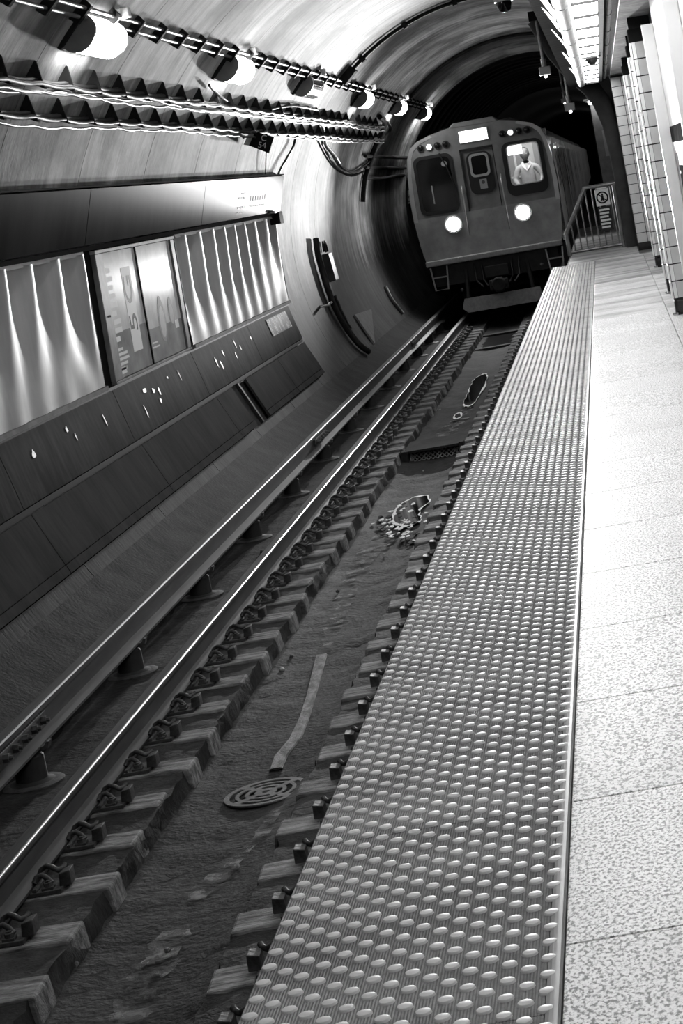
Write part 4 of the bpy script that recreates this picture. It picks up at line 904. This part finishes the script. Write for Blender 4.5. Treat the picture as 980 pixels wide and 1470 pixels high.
# lower end: sill, underframe, coupler, pilot board, steps
MB().box(-1.32, 1.32, -.16, .05, 1.02, 1.13).obj('end_sill', 'plow', lead, bevel=.02); MB().box(-1.2, 1.2, .05, 14.3, .62, 1.05).obj('underframe', 'underframe', lead); MB().box(-1.0, 1.0, -.05, .1, .62, 1.02).obj('buffer_beam', 'underframe', lead)
cut_plate('pilot_board', [(-.66, .05), (.66, .05), (.78, .16), (.76, .32), (-.70, .32), (-.76, .14)], [], -.18, -.10, 'plow', lead)
for x in (-.58, .58): MB().tube([(x, 0, .98), (x*1.08, -.10, .30)], .045, 6).obj('pilot_hanger', 'underframe', lead)
cpl = MB().box(-.17, .19, -.42, -.1, .40, .60).obj('coupler', 'underframe', lead, bevel=.02); MB().lathe([(.12, -.50), (.15, -.46), (.15, -.42)], (0.01, 0, .50), 12, 'y').obj('coupler_face', 'dark_metal', cpl); MB().box(-.22, .22, -.3, 0, .66, .86).obj('coupler_box', 'underframe', cpl)
for x in (-.42, -.28, .30, .44): MB().tube([(x, -.06, .95), (x*.95, -.2, .62), (x*.7, -.3, .5)], .02, 6).obj('hose', 'rubber', lead, smooth=60)
for xc in (-1.09, 1.14):
    MB().tube([(xc-.16, -.08, 1.0), (xc-.12, -.10, .56), (xc+.12, -.10, .56), (xc+.16, -.08, 1.0)], .018, 6).obj('step', 'train_trim', lead); MB().tube([(xc-.14, -.09, .80), (xc+.14, -.09, .80)], .016, 6).obj('step_rung', 'train_trim', lead)
for x in (-.72, .86): MB().ball((x, -.12, .50 if x < 0 else .72), .035, 8, 6).obj('tail_lamp', 'lamp_off', lead)
def sides(parent, y0):
    for k_ in range(10):
        y = y0 + 1.1 + 1.3*k_
        for sgn in (1,) if parent is not lead else (1, -1):
            xa, xb = sorted((sgn*1.375, sgn*1.425)); 
            if k_ in (2, 7):
                dd_ = MB().box(xa, xb + .0, y, y+1.1, 1.12, 3.05).obj('side_door', 'train_steel', parent); MB().box(sgn*1.43-.004, sgn*1.43+.004, y+.12, y+.48, 1.9, 2.9).obj('door_window', 'window_dark', dd_); MB().box(sgn*1.43-.004, sgn*1.43+.004, y+.62, y+.98, 1.9, 2.9).obj('door_window', 'window_dark', dd_)
            else:
                fr = MB().box(xa, xb, y+.04, y+1.12, 2.08, 2.98).obj('side_window', 'train_trim', parent); MB().box(sgn*1.428-.003, sgn*1.428+.003, y+.1, y+1.06, 2.14, 2.92).obj('pane', 'window_dark', fr)
            MB().box(*sorted((sgn*1.40, sgn*1.44)), y-.09, y-.05, 1.2, 3.1).obj('side_post', 'train_trim', parent)
    MB().box(1.33, 1.43, y0+.4, y0+14, 1.10, 1.16).obj('side_sill', 'train_trim', parent)
sides(lead, 0)
# cab interior
MB().box(-1.28, 1.28, .05, 1.6, 1.06, 1.13).obj('cab_floor', 'cab_grey', lead); MB().box(.40, .43, .05, 1.2, 1.13, 3.35).obj('cab_partition', 'cab_grey', lead)
cb = MB().box(.43, 1.33, 1.15, 1.2, 1.13, 3.3).obj('cab_back_wall', 'cab_wall', lead)
MB().box(.50, .78, 1.12, 1.15, 2.2, 2.95).obj('cab_door_window', 'print_mid', cb); MB().box(.62, .66, 1.10, 1.15, 1.2, 3.0).obj('cab_post', 'sign_white', cb); MB().box(.45, .9, 1.09, 1.15, 2.42, 2.46).obj('cab_rail', 'sign_white', cb); MB().box(1.02, 1.12, 1.12, 1.15, 2.5, 3.1).obj('cab_panel', 'sign_grey', cb)
MB().box(.47, 1.25, .10, .45, 1.9, 2.22).obj('control_desk', 'cab_grey', lead); MB().box(.6, 1.2, .35, .6, 3.22, 3.27).obj('cab_ceiling_light', 'cab_glow', lead)
al_ = bpy.data.lights.new('cab_light', 'AREA'); al_.energy = 12; al_.size = .5; ao = bpy.data.objects.new('cab_light', al_); COL.objects.link(ao); ao.parent = lead; ao.location = (.85, .18, 3.2); ao.rotation_euler = (math.radians(35), 0, 0)
# wheels of the first truck
for yy in (1.6, 3.4):
    wsx = MB(); wsx.tube([(-.8, yy, .36), (.8, yy, .36)], .07, 10)
    for x in (-.76, .76): wsx.lathe([(.36, -.06), (.38, -.05), (.36, .05), (.30, .06)], (x, yy, .36), 20, 'x')
    wsx.obj('wheelset', 'underframe', lead, smooth=40)
# following cars
car = thing('train_car', 'following car coupled right behind the front car of the train', 'train', (TCX, TY + 14.75, RAILZ), 'cars of the train')
shell(.0, 14.3, 'train_steel', car, capf=True); MB().box(-1.2, 1.2, .1, 14.2, .5, 1.05).obj('underframe', 'underframe', car); sides(car, 0)
rs_ = MB(); rs_.prism([(-.95, 3.46), (-.7, 3.62), (.7, 3.62), (.95, 3.46)], .3, 14.0); rs_.obj('roof_duct', 'underframe', car)
for i in range(1, 6):
    o = copy_tree(car); o.location.y += 14.75*i; o['label'] = ('', 'third car of the train along the dark tunnel', 'fourth car of the train along the dark tunnel', 'fifth car of the train far down the tunnel', 'sixth car of the train far down the tunnel', 'last visible car at the far end of the train')[i]

# ================================================================ DRIVER
def skin_body(name, joints_, edges, m, parent, sub=2):
    me = bpy.data.meshes.new(name); me.from_pydata([j[0] for j in joints_], edges, []); o = bpy.data.objects.new('tmp', me); COL.objects.link(o)
    md = o.modifiers.new('s', 'SKIN'); sl_ = me.skin_vertices[0].data
    for i, j in enumerate(joints_): r = j[1]; sl_[i].radius = (r, r) if not isinstance(r, tuple) else r; sl_[i].use_root = (i == 0)
    sb = o.modifiers.new('b', 'SUBSURF'); sb.levels = sub; sb.render_levels = sub
    dg = bpy.context.evaluated_depsgraph_get(); dg.update(); m2 = bpy.data.meshes.new_from_object(o.evaluated_get(dg)); bpy.data.objects.remove(o)
    for p in m2.polygons: p.use_smooth = True
    m2.name = name; return link(m2, name, m, parent)
DX, DY, FZ = TCX + .87, TY + .55, RAILZ + 1.13
dv = thing('person', 'train driver in a pale open-collared shirt standing behind the cab window', 'person', (DX, DY, FZ), )
# body faces -Y; picture-left arm reaches down to the controls
J = [((0, 0, .95), (.15, .11)), ((0, 0, 1.12), (.145, .10)), ((0, -.01, 1.34), (.165, .11)), ((0, 0, 1.49), (.13, .08)), ((0, -.01, 1.555), .06), ((-.005, -.03, 1.62), .056),
     ((-.185, 0, 1.46), .07), ((-.27, -.03, 1.24), .052), ((-.20, -.22, 1.14), .042), ((-.10, -.30, 1.12), .032),
     ((.185, 0, 1.46), .07), ((.28, .0, 1.26), .052), ((.24, -.18, 1.12), .042), ((.18, -.30, 1.10), .032),
     ((-.10, 0, .86), .095), ((-.10, .0, .48), .065), ((-.10, .02, .08), .045), ((-.10, -.12, .04), .04), ((.10, 0, .86), .095), ((.10, 0, .48), .065), ((.10, .02, .08), .045), ((.10, -.12, .04), .04)]
E_ = [(0, 1), (1, 2), (2, 3), (3, 4), (4, 5), (3, 6), (6, 7), (7, 8), (8, 9), (3, 10), (10, 11), (11, 12), (12, 13), (0, 14), (14, 15), (15, 16), (16, 17), (0, 18), (18, 19), (19, 20), (20, 21)]
body = skin_body('body', J, E_, 'shirt', dv)
body.data.materials.append(MATS['trousers']); body.data.materials.append(MATS['skin'])
for p in body.data.polygons:
    c = p.center
    p.material_index = 1 if c.z < .98 and abs(c.y) < .14 and c.z < .96 else 2 if (c.z > 1.555) or (c.y < -.23) else 0
hd = MB(); hc = (-.005, -.05, 1.725); hd.ball(hc, (.092, .105, .132), 20, 14)
hv = []
for (x, y, z) in hd.v:
    rz = (z-hc[2])/.122; ry = (y-hc[1])/.10; rx = (x-hc[0])/.082
    if rz < 0: x = hc[0] + (x-hc[0])*(1 + .22*rz)
    if ry < 0: y -= .016*max(0, 1-abs(rx)*2.6)*max(0, 1-abs(rz+.12)*2.4); y += .010*max(0, 1-abs(abs(rx)-.4)*4)*max(0, 1-abs(rz-.1)*5)
    hv.append((x, y, z))
hd.v = hv; hdo = hd.obj('head', 'skin', dv, smooth=70)
k = MB(); k.ball((hc[0], hc[1]+.022, hc[2]+.035), (.088, .098, .105), 16, 10); k.v = [(x, y, max(z, hc[2]+.0 if y > hc[1]-.03 else hc[2]+.065)) for x, y, z in k.v]; k.obj('hair', 'hair', dv, smooth=70)
for sx in (-1, 1):
    MB().ball((hc[0]+sx*.032, hc[1]-.088, hc[2]+.012), (.014, .008, .008), 8, 6).obj('eye', 'eye', hdo); MB().ball((hc[0]+sx*.084, hc[1]+.01, hc[2]-.005), (.012, .022, .034), 8, 6).obj('ear', 'skin', hdo)
MB().ball((hc[0], hc[1]-.082, hc[2]-.062), (.026, .008, .008), 8, 6).obj('mouth', 'hair', hdo)
for sx in (-1, 1):
    k = MB(); k.plate([(0, -.125, 1.40), (sx*.085, -.10, 1.50), (sx*.095, -.03, 1.575), (sx*.06, -.045, 1.59), (sx*.02, -.10, 1.50)], (0, -.012, 0)); k.obj('collar', 'sign_white', dv)
for (wx, wy, wz, sx) in ((-.10, -.30, 1.12, 1), (.18, -.30, 1.10, -1)):
    HJ = [((wx, wy, wz), .026), ((wx+sx*.03, wy-.045, wz-.005), (.034, .018)), ((wx+sx*.045, wy-.085, wz-.01), (.034, .016))]; HE = [(0, 1), (1, 2)]
    for f_ in range(4):
        b_ = len(HJ); ox = (f_-1.5)*.018; ln = (.026, .032, .030, .022)[f_]
        HJ += [((wx+sx*.05+ox, wy-.105, wz-.012), .0085), ((wx+sx*.055+ox, wy-.105-ln, wz-.025), .008), ((wx+sx*.055+ox, wy-.105-ln*1.3, wz-.05), .007)]; HE += [(2, b_), (b_, b_+1), (b_+1, b_+2)]
    b_ = len(HJ); HJ += [((wx+sx*.075, wy-.05, wz-.008), .010), ((wx+sx*.095, wy-.08, wz-.02), .009)]; HE += [(1, b_), (b_, b_+1)]
    skin_body('hand', HJ, HE, 'skin', dv, 1)
